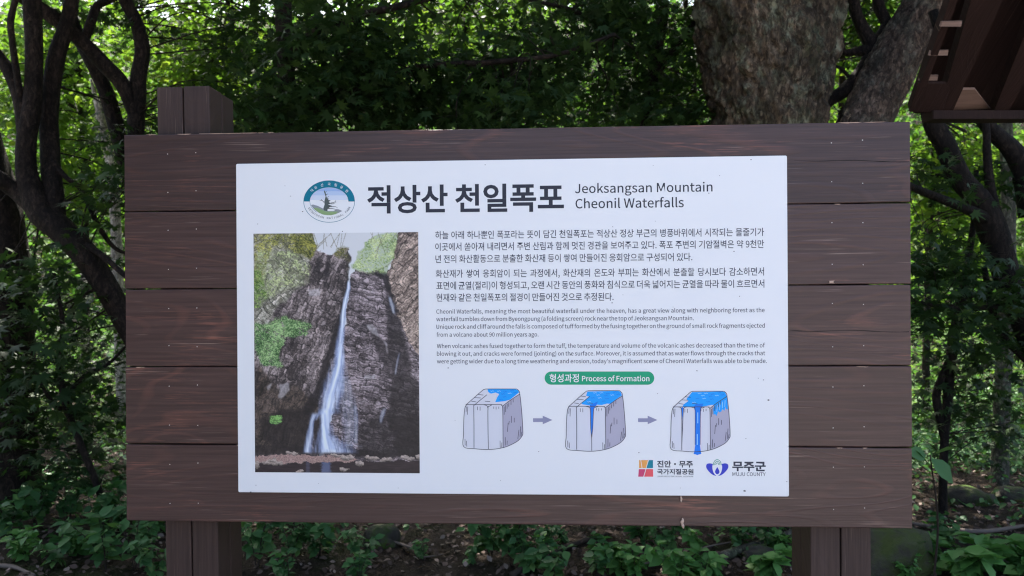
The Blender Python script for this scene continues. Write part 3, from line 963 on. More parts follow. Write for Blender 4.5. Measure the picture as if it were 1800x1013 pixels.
# logos
def lg(zx, zy): return pt(1110 + zx / 7.2, 790 + zy / 7.2)
mb = MB()
for q, mi in (([(97, 137), (114, 137), (130, 238), (96, 238)], 0), ([(122, 137), (210, 137), (182, 238), (138, 238)], 0), ([(220, 137), (273, 137), (273, 238), (190, 238)], 1), ([(93, 251), (178, 251), (150, 347), (86, 347)], 2), ([(188, 251), (273, 251), (275, 347), (160, 347)], 3)):
    poly(mb, [lg(*p) for p in q], mi)
lp = lambda zx, zy: (1110 + zx / 7.2, 790 + zy / 7.2)
put_line(mb, '진안·무주', lp(324, 188), lp(778, 186), 12.0, 0.026, None, Y1, 4)
put_line(mb, '국가지질공원', lp(324, 284), lp(785, 283), 9.8, 0.024, None, Y1, 4)
put_line(mb, 'JINAN MUJU NATIONAL GEOPARK', lp(324, 344), lp(785, 343), 2.4, 0.0, None, Y1, 4)
mb.build('geopark_logo', [MT['orange'], MT['tealb'], MT['magenta'], MT['coral'], MT['ink2']], panel)
mb = MB()
pet = [(945, 222), (948, 198), (962, 183), (990, 178), (1014, 182), (1030, 188), (1024, 215), (1026, 250), (1036, 288), (1052, 315), (1074, 336), (1040, 328), (1005, 306), (972, 272), (952, 244)]
pe = [tuple(p) for p in sm(pet + [pet[0]], 3)][:-1]
poly(mb, [lg(*p) for p in pe], 0); poly(mb, [lg(2172 - p[0], p[1]) for p in pe], 0)
dr = sm([(1086, 224), (1070, 252), (1058, 282), (1066, 306), (1086, 316), (1106, 306), (1114, 282), (1102, 252), (1086, 224)], 4)[:-1]
poly(mb, [lg(*p) for p in dr], 0)
for r in (18, 33, 49):
    ribbon(mb, [lg(1086 + r * math.cos(t), 196 - r * 1.32 * math.sin(t)) for t in np.linspace(math.radians(-5), math.radians(185), 22)], 7.5 / 7.2 / FPX * 1.88, 1)
put_line(mb, '무주군', lp(1275, 219), lp(1700, 217), 16.6, 0.030, None, Y1, 2)
put_line(mb, 'MUJU COUNTY', lp(1278, 315), lp(1698, 315), 6.5, 0.004, None, Y1, 2)
mb.build('county_logo', [MT['navy'], MT['green'], MT['ink2']], panel)

# specks of dirt stuck on the panel
mb = MB()
sp = [(501, 327, 1.2), (511, 345, 1.3), (453, 394, 1.1), (532, 372, 1.6), (853, 290, 1.2), (1148, 291, 1.0), (1320, 281, 1.8), (1265, 309, 1.0), (1246, 340, 1.6), (1077, 399, 1.2), (1152, 389, .9), (1076, 532.5, 1.6), (1300, 521, 1.4), (1183, 540, .9), (1095, 518.5, 1), (1225, 652, 1.6), (1351, 703.5, 2.3), (1333, 665, 1.0), (1342, 668, 1.3), (1311, 771, 1.0), (1156, 692, 1), (1123, 796, 1.6), (947, 794, 1.2), (1309, 863, 2.6), (1383, 847, 1.4), (1003, 624, 2), (800, 739, .9), (788, 647, 1.6), (441, 865, 1.8), (450, 853, 1.1), (602, 407, 1.6), (1290, 442, 1.6), (978, 500, .8), (880, 845, .9), (700, 858, .8), (560, 850, .7), (1196, 858, .9), (490, 560, .0)]
for px, py, r in sp:
    if r <= 0: continue
    mb = MB()
    x, z = pt(px, py); R_ = r * .55 / FPX * 1.88; e = random.uniform(0, 3)
    poly(mb, [(x + R_ * (1.2 + .5 * math.sin(e)) * math.cos(t) * random.uniform(.6, 1.2), z + R_ * random.uniform(.6, 1.2) * math.sin(t)) for t in np.linspace(0, 2 * math.pi, 8, endpoint=False)], 0, Y1 - .0004)
    mb.build('dirt_speck', MT['dirt'], panel)

# ---- the printed waterfall picture, one sheet of fine colour cells
def printed_picture():
    PWd, PHt = 300, 430
    u, v = np.meshgrid(np.linspace(0, 1, PWd), np.linspace(0, 1, PHt))
    X = 22 + u * 668; Y = 25 + v * 970
    wx = X + (fbm(X / 26, Y / 26, 201, 4) - .5) * 26; wy = Y + (fbm(X / 26, Y / 26, 301, 4) - .5) * 26
    def inside(pts, x=wx, y=wy):
        m = np.zeros(x.shape, bool); P = pts; j = len(P) - 1
        for i in range(len(P)):
            (x0, y0), (x1, y1) = P[i], P[j]
            c = ((y0 > y) != (y1 > y)) & (x < (x1 - x0) * (y - y0) / (y1 - y0 + 1e-9) + x0)
            m ^= c; j = i
        return m
    def lerp(a, b, t): return a + (b - a) * t[..., None]
    C = np.zeros(X.shape + (3,)) + np.array([196, 202, 220])
    def ss(t, a, b): t = np.clip((t - a) / (b - a), 0, 1); return t * t * (3 - 2 * t)
    # rock with tilted joints: slabs of differing tone, dark joints, small facets
    def rock(lo, hi, ang, seed, sa=70, sb=16):
        c, s = math.cos(ang), math.sin(ang)
        p = wx * c + wy * s; q = -wx * s + wy * c
        def slabs(sa, sb, sd):                              # tilted blocks of differing tone, with their joints
            row = np.floor(q / sb + 40 + 1.2 * fbm(p / 90 + 9, q / 60 + 9, sd, 2)).astype(int)
            fr = (q / sb + 40 + 1.2 * fbm(p / 90 + 9, q / 60 + 9, sd, 2)) % 1
            h = np.modf(np.abs(np.sin(row * 12.9898 + sd) * 43758.5453))[0]
            pp = p / (sa * (.6 + .9 * h)) + h * 7 + 50; col_ = np.floor(pp).astype(int); fp = pp % 1
            g = np.modf(np.abs(np.sin(row * 12.9898 + col_ * 78.233 + sd) * 43758.5453))[0]
            e = np.minimum(np.minimum(fr, 1 - fr) * sb, np.minimum(fp, 1 - fp) * sa)
            return g, e, fr
        g1, e1, f1 = slabs(sa, sb * 1.9, seed); g2, e2, f2 = slabs(sa * .42, sb * .75, seed + 3)
        n3 = fbm(X / 6 + 3, Y / 4.5 + 3, seed + 9, 3); big = fbm(X / 90 + 7, Y / 90 + 7, seed + 13, 3)
        t = np.clip(.46 + (g1 - .5) * .40 + (g2 - .5) * .62 + .30 * ss(g2, .84, .97) * ss(f2, .9, .4) + (n3 - .5) * 1.0 + (big - .5) * 1.0 + (.5 - f2) * .3, 0, 1)
        out = lerp(np.array(lo, float), np.array(hi, float), t)
        return out * ((.46 + .54 * ss(e1, 0, 2.8)) * (.68 + .32 * ss(e2, 0, 2.2)))[..., None]
    def setm(m, col, a=1.0):
        nonlocal C
        C = np.where(m[..., None], C * (1 - a) + col * a, C)
    def soft(pts, w):                                       # soft edged mask
        d = inside(pts).astype(float)
        for _ in range(w):
            d = (d + np.roll(d, 1, 0) + np.roll(d, -1, 0) + np.roll(d, 1, 1) + np.roll(d, -1, 1)) / 5
        return d
    def blend(m, col):
        nonlocal C
        C = C * (1 - m[..., None]) + col * m[..., None]
    left = inside([(-20, -20), (240, -20), (262, 30), (280, 92), (300, 100), (332, 112), (345, 108), (358, 92), (400, 86), (416, 96), (412, 150), (408, 200), (400, 260), (380, 420), (340, 620), (300, 760), (280, 1020), (-20, 1020)])
    setm(left, rock((58, 52, 57), (176, 164, 174), -1.15, 31, 60, 18))
    blend(soft([(-20, -20), (240, -20), (262, 60), (250, 140), (210, 250), (120, 330), (40, 440), (-20, 440)], 8) * left, rock((104, 104, 98), (214, 212, 212), -.8, 51, 40, 20))
    blend(soft([(40, 560), (120, 660), (190, 640), (300, 740), (240, 920), (20, 920), (20, 600)], 12) * .8, rock((32, 28, 28), (98, 84, 80), -1.2, 61))
    ctr = inside([(424, 190), (440, 172), (500, 184), (530, 182), (545, 200), (700, 260), (700, 1020), (290, 1020), (330, 800), (372, 560), (400, 330)])
    setm(ctr, rock((64, 58, 66), (176, 164, 180), .22, 71, 60, 13))
    setm(inside([(612, -10), (720, -10), (720, 560), (690, 520), (640, 440), (585, 300), (548, 200), (580, 160)]), rock((92, 80, 80), (206, 188, 186), -.75, 81, 60, 14))
    def dark(pts, a, col=(26, 23, 28), w=5):
        blend(soft(pts, w) * a, np.array(col, float) * (0.5 + 1.1 * fbm(X / 7, Y / 9, 91, 4))[..., None])
    dark([(560, 210), (600, 310), (625, 420), (640, 480), (660, 600), (700, 640), (700, 930), (600, 920), (560, 760), (585, 620), (560, 480), (560, 330)], .66, w=10)
    dark([(490, 400), (560, 480), (585, 620), (560, 600), (520, 500)], .6)
    dark([(520, 175), (556, 178), (600, 300), (570, 260), (530, 205)], .8, w=2)
    dark([(404, 190), (412, 215), (396, 300), (360, 470), (325, 590), (290, 700), (250, 760), (215, 760), (280, 620), (330, 470), (370, 350)], .82, w=4)
    dark([(140, 740), (260, 740), (250, 800), (230, 910), (120, 900), (60, 860), (40, 780)], .6, w=9)
    dark([(280, 770), (300, 770), (300, 910), (262, 912), (268, 800)], .8, w=2)
    dark([(440, 800), (560, 760), (700, 780), (700, 930), (440, 930)], .6, w=12)
    dark([(408, 95), (418, 98), (414, 190), (402, 215), (400, 160)], .6, (40, 36, 34), 1)
    dark([(318, 110), (335, 112), (322, 200), (308, 260), (312, 180)], .5, w=2)
    dark([(20, 880), (440, 900), (700, 915), (700, 940), (440, 930), (20, 925)], .6, w=4)
    # foliage: leaf sized dabs, thinner towards the edge of each mass
    def veg(pts, cols, dens, seed, sc=6, w=14, under=.26):
        d = soft(pts, w)
        n = fbm(X / sc + 9, Y / (sc * .8) + 9, seed, 3) * .6 + fbm(X / 28 + 9, Y / 22 + 9, seed + 1, 3) * .4
        k = fbm(X / 4 + 3, Y / 3.4 + 5, seed + 3, 2); g = fbm(X / 40 + 3, Y / 40 + 5, seed + 4, 2)
        a = ss(n - (1 - d * dens * .84), -.03, .06)
        e = fbm(X / 16 + 2, Y / 14 + 2, seed + 6, 3)
        blend(ss(d + (e - .5) * 1.1, .35, .8) * under, (np.array(cols[0], float) * .8 + np.array(cols[1], float) * .2))
        blend(a * .9, lerp(np.array(cols[0], float), np.array(cols[1], float), np.clip(.5 + (k - .5) * 2.4 + (g - .5) * 1.6, -.35, 1.15)))
    veg([(-20, -20), (250, -20), (285, 90), (250, 130), (150, 90), (100, 90), (60, 220), (-20, 260)], ((88, 94, 48), (182, 182, 108)), .62, 401)
    veg([(150, -20), (245, -10), (285, 80), (262, 135), (200, 100)], ((58, 64, 34), (146, 146, 72)), .72, 411)
    veg([(30, 90), (200, 100), (260, 150), (250, 230), (150, 260), (60, 300), (20, 250)], ((122, 136, 100), (192, 204, 162)), .56, 421)
    veg([(-20, 150), (50, 170), (80, 280), (50, 330), (-20, 350)], ((74, 104, 50), (146, 178, 98)), .66, 431)
    veg([(-20, 380), (60, 395), (150, 350), (265, 395), (240, 440), (150, 455), (120, 530), (150, 570), (60, 570), (20, 490), (-20, 500)], ((62, 100, 58), (150, 186, 134)), .76, 441)
    veg([(80, 765), (134, 762), (134, 795), (86, 800)], ((60, 100, 54), (124, 176, 104)), .75, 451, w=5)
    veg([(420, 165), (470, 60), (540, 30), (610, 20), (600, 100), (560, 190), (500, 195)], ((112, 138, 92), (186, 202, 156)), .66, 461, 5, 10, .45)
    veg([(335, 105), (365, 80), (412, 86), (414, 135), (370, 135)], ((78, 82, 48), (132, 130, 80)), .6, 471, w=5)
    for k in range(22):                                             # bare twigs against the sky
        x0, y0 = (random.uniform(262, 390), random.uniform(75, 105)) if k < 12 else (random.uniform(490, 600), random.uniform(60, 180))
        x1, y1 = x0 + random.uniform(-40, 60), y0 - random.uniform(30, 85)
        d = np.abs((X - x0) * (y1 - y0) - (Y - y0) * (x1 - x0)) / math.hypot(x1 - x0, y1 - y0)
        t = ((X - x0) * (x1 - x0) + (Y - y0) * (y1 - y0)) / ((x1 - x0) ** 2 + (y1 - y0) ** 2)
        setm((d < 1.3) & (t > 0) & (t < 1), np.array([112, 110, 98.]), .6)
    for pts in ([(130, 640), (160, 630), (168, 660), (135, 700), (122, 690)], [(470, 600), (515, 598), (500, 620), (468, 618)], [(238, 255), (290, 240), (288, 275), (250, 285)], [(70, 650), (90, 632), (88, 655), (72, 668)], [(480, 400), (505, 395), (530, 450), (510, 440)], [(545, 470), (556, 468), (572, 515), (562, 510)]):
        blend(soft(pts, 2) * .7, np.array([164, 162, 176.]) * (.75 + .5 * fbm(X / 6, Y / 6, 95, 3))[..., None])
    # water: silky veils
    def fall(path, seed, a=1.0, bright=1.0):
        P = np.array(path, float); yy = np.linspace(P[0, 1], P[-1, 1], 200)
        cx = np.interp(Y, P[:, 1], P[:, 0]); hw = np.interp(Y, P[:, 1], P[:, 2])
        ok = ss(Y, P[0, 1] - 6, P[0, 1] + 14) * ss(-Y, -P[-1, 1] - 4, -P[-1, 1] + 10)
        ed = np.abs(X - cx) / np.maximum(hw, .5) + (fbm(X / 9 + 7, Y / 60 + 5, seed, 3) - .5) * .7
        st = fbm((X - cx) / 9 + 30, Y / 120 + 5, seed + 2, 3)
        al = ss(ed, 1.25, .25) * ok * a * (.72 + .4 * st)
        col = lerp(np.array([108, 132, 196.]), np.array([206, 218, 246.]) * bright, ss(st * .6 + (1 - ed) * .5, .2, .9))
        blend(np.clip(al, 0, 1), col)
    fall([(409, 215, 6), (407, 250, 9), (396, 290, 10), (386, 340, 12), (378, 420, 15), (371, 480, 19), (366, 560, 30), (348, 640, 46), (332, 700, 46), (318, 760, 46)], 501, 1.0)
    fall([(378, 470, 8), (368, 560, 14), (350, 620, 18), (330, 680, 16), (318, 740, 14)], 506, .7, 1.05)
    fall([(314, 735, 34), (312, 790, 24), (312, 840, 34), (330, 880, 70), (340, 918, 104)], 511, .95, 1.03)
    fall([(300, 750, 12), (302, 800, 12), (308, 850, 18), (318, 905, 40)], 516, .8, 1.05)
    fall([(276, 750, 26), (256, 790, 13), (246, 840, 15), (236, 918, 22)], 521, .95, 1.03)
    fall([(384, 600, 20), (395, 680, 36), (402, 740, 40), (408, 810, 32), (404, 890, 24)], 531, .34)
    fall([(432, 720, 9), (436, 790, 10), (432, 880, 8)], 541, .42)
    fall([(400, 880, 20), (430, 885, 34), (450, 890, 14)], 546, .5)
    fall([(572, 280, 6), (584, 320, 11), (590, 355, 7)], 551, .6)
    fall([(612, 510, 5), (600, 560, 5), (594, 600, 4)], 561, .45)
    fall([(552, 730, 9), (540, 765, 10), (534, 795, 5)], 571, .5)
    # shore and pool
    setm(inside([(20, 928), (150, 922), (300, 926), (440, 936), (420, 950), (250, 955), (140, 958), (20, 958)], X, wy), np.array([150, 126, 128.]) * (.6 + .75 * fbm(X / 3, Y / 2, 97, 3))[..., None])
    pool = inside([(20, 962), (140, 962), (250, 955), (430, 946), (560, 950), (710, 945), (710, 1010), (20, 1010)], X, wy)
    setm(pool, np.array([46, 38, 44.]) * (.7 + .6 * fbm(X / 30, Y / 4, 98, 3))[..., None])
    blend(pool * .75 * ss(-np.abs(X - 312 + (fbm(X / 9, Y / 3, 99, 2) - .5) * 16), -26, -10), np.array([98, 112, 158.])); blend(pool * .4 * ss(-np.abs(X - 238), -12, -4), np.array([92, 100, 140.]))
    for cx, cy, rx, ry in ((165, 915, 14, 8), (185, 917, 12, 7), (70, 960, 18, 11), (100, 958, 16, 11), (125, 955, 16, 10), (85, 948, 18, 7), (205, 985, 15, 7), (388, 980, 20, 8), (450, 956, 17, 12), (500, 934, 28, 9), (555, 940, 24, 10), (640, 934, 30, 9), (690, 930, 16, 10), (400, 930, 30, 10), (350, 925, 20, 8), (30, 965, 14, 18)):
        d = ((wx - cx) / rx) ** 2 + ((wy - cy) / ry) ** 2
        d = d + (fbm(X / 5, Y / 5, 96, 3) - .5) * .8
        setm(d < 1, np.array([176, 164, 166.]) * (.62 + .55 * fbm(X / 6, Y / 4, 94, 3))[..., None] * (.55 + .45 * ss(-(wy - cy) / ry, -1.0, .3))[..., None])
    C = np.clip(C, 0, 255)
    corners = [pt(444.5, 411), pt(734, 408.3), pt(739, 830), pt(449.5, 832.5)]
    x0 = (corners[0][0] + corners[3][0]) / 2; x1 = (corners[1][0] + corners[2][0]) / 2
    z1 = (corners[0][1] + corners[1][1]) / 2; z0 = (corners[2][1] + corners[3][1]) / 2
    V = np.stack([x0 + u * (x1 - x0), np.full_like(u, Y1), z1 + v * (z0 - z1)], -1).reshape(-1, 3)
    ii = (np.arange(PHt - 1)[:, None] * PWd + np.arange(PWd - 1)[None]).ravel()
    F = np.stack([ii, ii + PWd, ii + PWd + 1, ii + 1], 1)
    m, n, l, p = mat('printed_picture')
    at_ = n.new('ShaderNodeVertexColor'); at_.layer_name = 'ink'
    l.new(at_.outputs[0], p.inputs['Base Color']); p.inputs['Roughness'].default_value = .38; p.inputs['Specular IOR Level'].default_value = .4
    o = mesh('waterfall_picture', V, F, m, panel)
    ca = o.data.color_attributes.new('ink', 'FLOAT_COLOR', 'POINT')
    lin = np.minimum(s2l(C) * np.array([1.20, 1.13, 0.95]), .85)
    ca.data.foreach_set('color', np.concatenate([lin.reshape(-1, 3), np.ones((len(V), 1))], 1).astype(np.float32).ravel())
printed_picture()

# pale cocoons stuck to the bottom board, and a dead moth on the right
def blob(name, label, cat, px0, py0, px1, py1, r, m, group=None):
    a, b = at(px0, py0, -.004), at(px1, py1, -.004)
    rows = [(*(a + (b - a) * t + np.array([random.uniform(-.0012, .0012), 0, 0])), max(.0006, r * q)) for t, q in ((0, .35), (.2, .8), (.4, 1), (.55, .75), (.75, .95), (1, .3))]
    V, F = tube(rows, 8, 4, .18, 3)
    o = mesh(name, V, F, m, None, True)
    return tag(o, label, cat, group)
blob('cocoon', 'larger pale insect cocoon hanging on the bottom edge of the lowest board', 'cocoon', 1199, 911, 1200.5, 929, .0044, MT['cocoon'])
blob('cocoon', 'smaller pale insect cocoon just under the lower edge of the white panel', 'cocoon', 1197, 872, 1198, 883, .0028, MT['cocoon'])
moth = thing('dead_moth', 'small pale dead moth on the second brown board right of the panel', 'insect', tuple(at(1461, 496, -.003)))
mp = at(1461, 496, -.003)
V, F = tube([(mp[0] - .004, mp[1], mp[2], .0012), (mp[0], mp[1], mp[2] + .0006, .0022), (mp[0] + .006, mp[1], mp[2], .0008)], 6, 4, .1)
mesh('body', V, F, MT['cocoon'], moth, True)
for s_ in (-1, 1):
    mesh('wing', [(mp[0] - .002, mp[1] - .001, mp[2]), (mp[0] + .004, mp[1] - .001, mp[2] + s_ * .001), (mp[0] + .009, mp[1] - .0005, mp[2] + s_ * .0035), (mp[0] - .006, mp[1] - .0005, mp[2] + s_ * .003),
                  (mp[0] - .002, mp[1] + .0004, mp[2]), (mp[0] + .004, mp[1] + .0004, mp[2] + s_ * .001), (mp[0] + .009, mp[1] + .0006, mp[2] + s_ * .0035), (mp[0] - .006, mp[1] + .0006, mp[2] + s_ * .003)],
         [(0, 1, 2, 3), (7, 6, 5, 4), (0, 4, 5, 1), (1, 5, 6, 2), (2, 6, 7, 3), (3, 7, 4, 0)], MT['cocoon'], moth)

# ------------------------------------------------------------------ trees
def crown_pts(c, rad, n):
    v = RNG.normal(size=(n, 3)); v /= np.linalg.norm(v, axis=1, keepdims=True)
    v *= (RNG.random((n, 1)) ** 0.4)
    return np.array(c) + v * np.array(rad)


def crown(name, centers, n, R, size, kind, m, parent, up=0.6, flat=0.22):
    P, D = spray_points(centers, n, R, flat)
    sz = size * (0.5 + 0.9 * RNG.random(len(P)))
    return leaves(name, P, sz, kind, m, parent, up, D)


def base_of(rows, dx=0.0):
    x, y = rows[0][0] + dx, rows[0][1]
    return (x, y, float(gz(x, y)))


# old tree: thick trunk that widens upwards to a fork, and a second leaning stem
tr = to_ground(ptube([(1356, 420, 100, 3.4), (1353, 215, 99, 3.4), (1342, 100, 105, 3.4), (1326, 0, 105, 3.4), (1300, -140, 100, 3.4), (1270, -380, 88, 3.4), (1240, -800, 70, 3.5), (1180, -1300, 45, 3.6)], 1.53), 0, 1.35)
old = thing('old_tree', 'thick old tree with rough lichen spotted bark rising behind the sign', 'tree', base_of(tr))
def barked(name, rows, m, parent, sides, k, lump, seed, amp, fr):
    """a stem whose bark ridges and flakes are real relief"""
    V, F = tube(rows, sides, k, lump, seed)
    nr = (len(V) - 2) // sides
    C = np.repeat(V[:-2].reshape(nr, sides, 3).mean(1), sides, 0)
    d = V[:-2] - C; R_ = np.linalg.norm(d, axis=1, keepdims=True); d = d / R_
    a = np.arange(nr * sides) % sides / sides * 2 * math.pi; z = V[:-2, 2]
    def nz(fa, fz, sd, o):                              # noise that closes round the stem
        w = np.abs(a / math.pi - 1)
        return fbm(a * fa + 30, z * fz + 30, sd, o) * w + fbm((a + 2 * math.pi) * fa + 3.7, z * fz + 50, sd + 1, o) * (1 - w)
    w1 = 1 - np.abs(2 * nz(fr, 6, seed + 70, 4) - 1); w2 = nz(fr * 2.2, 22, seed + 80, 3); w3 = nz(1.2, 2.2, seed + 90, 2)
    V[:-2] += d * ((.5 - w1 ** 2) * amp + (w2 - .5) * amp * .7 + (w3 - .5) * amp * 1.6)[:, None]
    return mesh(name, V, F, m, parent, True)
barked('trunk', tr, MT['bark_old'], old, 240, 50, 0.05, 2, 0.075, 6.0)
fork = ptube([(1385, 330, 40, 3.38), (1398, 200, 50, 3.38), (1414, 90, 56, 3.38), (1424, 0, 62, 3.38), (1432, -80, 66, 3.38), (1460, -260, 66, 3.4), (1540, -600, 66, 3.3), (1600, -1100, 40, 3.2)], 1.53)
barked('limb', fork, MT['bark_old'], old, 130, 34, 0.05, 3, 0.05, 5.0)
lean = ptube([(1300, 720, 62, 3.5), (1400, 470, 52, 3.55), (1520, 215, 45, 3.6), (1578, 100, 42, 3.6), (1633, 0, 38, 3.6), (1745, -220, 34, 3.6), (1860, -520, 28, 3.5), (1900, -900, 20, 3.4)], 1.5)
barked('leaning_stem', lean, MT['bark_lean'], old, 110, 40, 0.05, 5, 0.03, 4.0)
cc = np.vstack([crown_pts((0.6, 4.8, 7.6), (5.5, 4.6, 1.7), 290), crown_pts((2.5, 1.0, 7.2), (2.5, 2.5, 1.2), 40)])
crown('crown', cc, 70, 0.8, 0.17, 'kite', MT['midleaf'], old, 0.5)
twiggery('branches', cc[::5], roots_of([tr[-3:], fork[1:], lean[-3:]]), MT['bark_dark'], old, 0.03, 0.4, 0)

# left: the many stemmed maple
A0 = ptube([(262, 640, 22, 3.7), (228, 580, 22, 3.7), (190, 510, 23, 3.65), (150, 448, 25, 3.6), (108, 405, 26, 3.6), (72, 372, 26, 3.6), (48, 310, 20, 3.6), (46, 250, 18, 3.6), (56, 185, 17, 3.6), (60, 95, 16, 3.6), (57, 20, 17, 3.6), (48, -90, 15, 3.6), (10, -320, 12, 3.5), (-60, -700, 8, 3.4)], 1.36, 0.88)
A2 = ptube([(100, 400, 20, 3.62), (93, 330, 19, 3.65), (88, 265, 18, 3.7), (87, 195, 17, 3.7), (98, 105, 16, 3.7), (118, 44, 14, 3.7), (128, -10, 13, 3.7), (150, -150, 11, 3.8), (190, -500, 7, 3.9)], 1.36, 0.88)
A3 = ptube([(70, 372, 20, 3.6), (28, 334, 18, 3.6), (-5, 312, 16, 3.55), (-70, 270, 14, 3.5), (-160, 100, 10, 3.4)], 1.36, 0.88)
A4 = ptube([(46, 255, 15, 3.6), (36, 180, 13, 3.6), (17, 127, 13, 3.6), (-4, 98, 12, 3.6), (-60, 20, 10, 3.6)], 1.36, 0.88)
A5 = ptube([(92, 285, 7, 3.66), (116, 312, 5, 3.66), (145, 337, 5, 3.7), (174, 399, 5, 3.75), (203, 437, 4, 3.8), (240, 450, 3, 3.8)], 1.36, 0.88)
A6 = ptube([(130, 420, 8, 3.6), (174, 445, 6, 3.55), (222, 487, 5, 3.5), (260, 520, 3, 3.5)], 1.36, 0.88)
A7 = ptube([(38, 185, 7, 3.6), (20, 60, 6, 3.5), (22, 20, 6, 3.5), (40, -40, 4, 3.5)], 1.36, 0.88)
A0 = to_ground(A0, 0.25, 1.5)
mapA = thing('maple_tree', 'many stemmed dark maple left of the board, its lowest stem slanting down behind it', 'tree', base_of(A0))
limbs('trunk', [A0], MT['bark_dark'], mapA, 16)
for r_ in (A2, A3, A4, A5, A6, A7): limbs('limb', [r_], MT['bark_dark'], mapA, 12)
zA = zone_pts([(180, 340, 60, 50, 3.4, 4.2, 7), (110, 520, 130, 60, 3.9, 4.8, 9), (60, 620, 110, 70, 4.2, 5.2, 7), (250, 250, 60, 40, 4.2, 5.0, 4), (20, 480, 60, 50, 3.6, 4.4, 4), (330, 330, 90, 90, 4.0, 5.0, 4)], 1.0, 1.22)
cA = crown_pts((-3.6, 2.6, 6.2), (3.6, 4.0, 1.5), 120)
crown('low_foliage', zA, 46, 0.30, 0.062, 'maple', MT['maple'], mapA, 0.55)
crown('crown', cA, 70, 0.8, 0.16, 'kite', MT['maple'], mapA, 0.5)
twiggery('branches', np.vstack([zA, cA[::4]]), roots_of([A0[4:], A2, A3, A4]), MT['bark_dark'], mapA, 0.008, 0.15, 1)

B0 = ptube([(236, 420, 16, 3.95), (240, 300, 15, 3.95), (239, 250, 15, 3.95), (240, 198, 17, 3.95), (243, 140, 15, 3.95), (250, 88, 14, 3.95), (240, 40, 13, 3.95), (214, -20, 13, 3.9), (190, -160, 11, 3.8), (150, -500, 8, 3.7)], 1.36, 0.88)
B2 = ptube([(240, 205, 15, 3.95), (215, 148, 15, 3.9), (182, 112, 15, 3.85), (146, 75, 14, 3.8), (98, 34, 15, 3.75), (50, 2, 14, 3.7), (0, -40, 12, 3.6), (-120, -200, 9, 3.5)], 1.36, 0.88)
B3 = ptube([(232, 330, 15, 4.05), (214, 262, 15, 4.05), (199, 203, 16, 4.05), (184, 156, 15, 4.05), (160, 106, 14, 4.0), (140, 68, 13, 4.0), (120, 0, 11, 4.0), (100, -200, 9, 4.0)], 1.36, 0.88)
B4 = ptube([(146, 78, 9, 3.82), (160, 40, 9, 3.85), (172, 10, 8, 3.9), (205, -8, 7, 3.9), (240, -60, 5, 4.0)], 1.36, 0.88)
B0 = to_ground(B0, 0.1, 1.5)
mapB = thing('maple_tree', 'dark forked maple above the left end of the board, one limb slanting up left', 'tree', base_of(B0))
limbs('trunk', [B0], MT['bark_dark'], mapB, 16)
for r_ in (B2, B3, B4): limbs('limb', [r_], MT['bark_dark'], mapB, 12)
zB = zone_pts([(265, 215, 50, 35, 4.2, 4.9, 4), (200, 40, 90, 50, 4.3, 5.2, 4), (440, 200, 60, 60, 4.0, 4.8, 8), (470, 80, 50, 90, 4.3, 5.0, 8)], 1.0, 1.22)
cB = crown_pts((-2.4, 2.6, 6.2), (2.4, 2.4, 1.4), 50)
cB2 = crown_pts((-1.7, -0.1, 4.3), (1.7, 1.4, 0.6), 70)  # unseen sprays added above the frame to shade the left post and board
crown('added_shade_foliage', cB2, 60, 0.42, 0.085, 'maple', MT['maple'], mapB, 0.5)
crown('low_foliage', zB, 46, 0.30, 0.060, 'maple', MT['maple'], mapB, 0.55)
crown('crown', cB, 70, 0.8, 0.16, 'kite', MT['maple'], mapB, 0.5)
twiggery('branches', np.vstack([zB, cB[::3], cB2[::3]]), roots_of([B0[4:], B2, B3]), MT['bark_dark'], mapB, 0.008, 0.15, 1)

Cr = to_ground(ptube([(24, 760, 38, 5.3), (20, 620, 37, 5.3), (14, 480, 36, 5.3), (2, 380, 34, 5.3), (-30, 250, 30, 5.3), (-70, 60, 26, 5.2), (-120, -300, 20, 5.0)]), 0, 1.5)
tC = thing('shaded_tree', 'thick dark trunk in deep shade at the left edge of the picture', 'tree', base_of(Cr))
limbs('trunk', [Cr], MT['bark_dark'], tC, 20)
cC = crown_pts((-3.5, 5.8, 5.2), (2.0, 2.0, 1.3), 40)
crown('crown', np.vstack([cC, zone_pts([(60, 700, 70, 90, 4.9, 5.6, 10), (0, 560, 60, 80, 4.6, 5.4, 6)])]), 60, 0.45, 0.08, 'maple', MT['maple'], tC)
twiggery('branches', cC[::3], roots_of([Cr[4:]]), MT['bark_dark'], tC, 0.012, 0.2, 1)

Dr = to_ground(ptube([(182, 890, 6, 4.9), (173, 860, 6, 4.9), (152, 806, 6, 4.9), (130, 752, 6, 4.9), (113, 705, 6, 4.9), (105, 640, 5, 4.95), (110, 570, 4, 5.0), (95, 480, 3, 5.0)]), 0.03, 1.3)
D2 = ptube([(112, 702, 4, 4.9), (150, 660, 3.5, 5.0), (190, 640, 3, 5.1), (230, 600, 2, 5.2)])
D3 = ptube([(108, 720, 4, 4.9), (80, 690, 3, 4.8), (60, 640, 2, 4.8)])
tD = thing('maple_sapling', 'thin bent sapling leaning left above the ground cover at lower left', 'sapling', base_of(Dr))
limbs('trunk', [Dr, D2, D3], MT['bark_dark'], tD, 10)
zD = zone_pts([(130, 650, 90, 70, 4.6, 5.4, 11), (170, 780, 60, 80, 4.9, 5.6, 7), (90, 790, 60, 60, 4.7, 5.4, 6)])
crown('foliage', zD, 36, 0.24, 0.055, 'maple', MT['maple'], tD)
twiggery('branches', zD, roots_of([Dr[4:], D2, D3]), MT['bark_dark'], tD, 0.006, 0.1, 1)

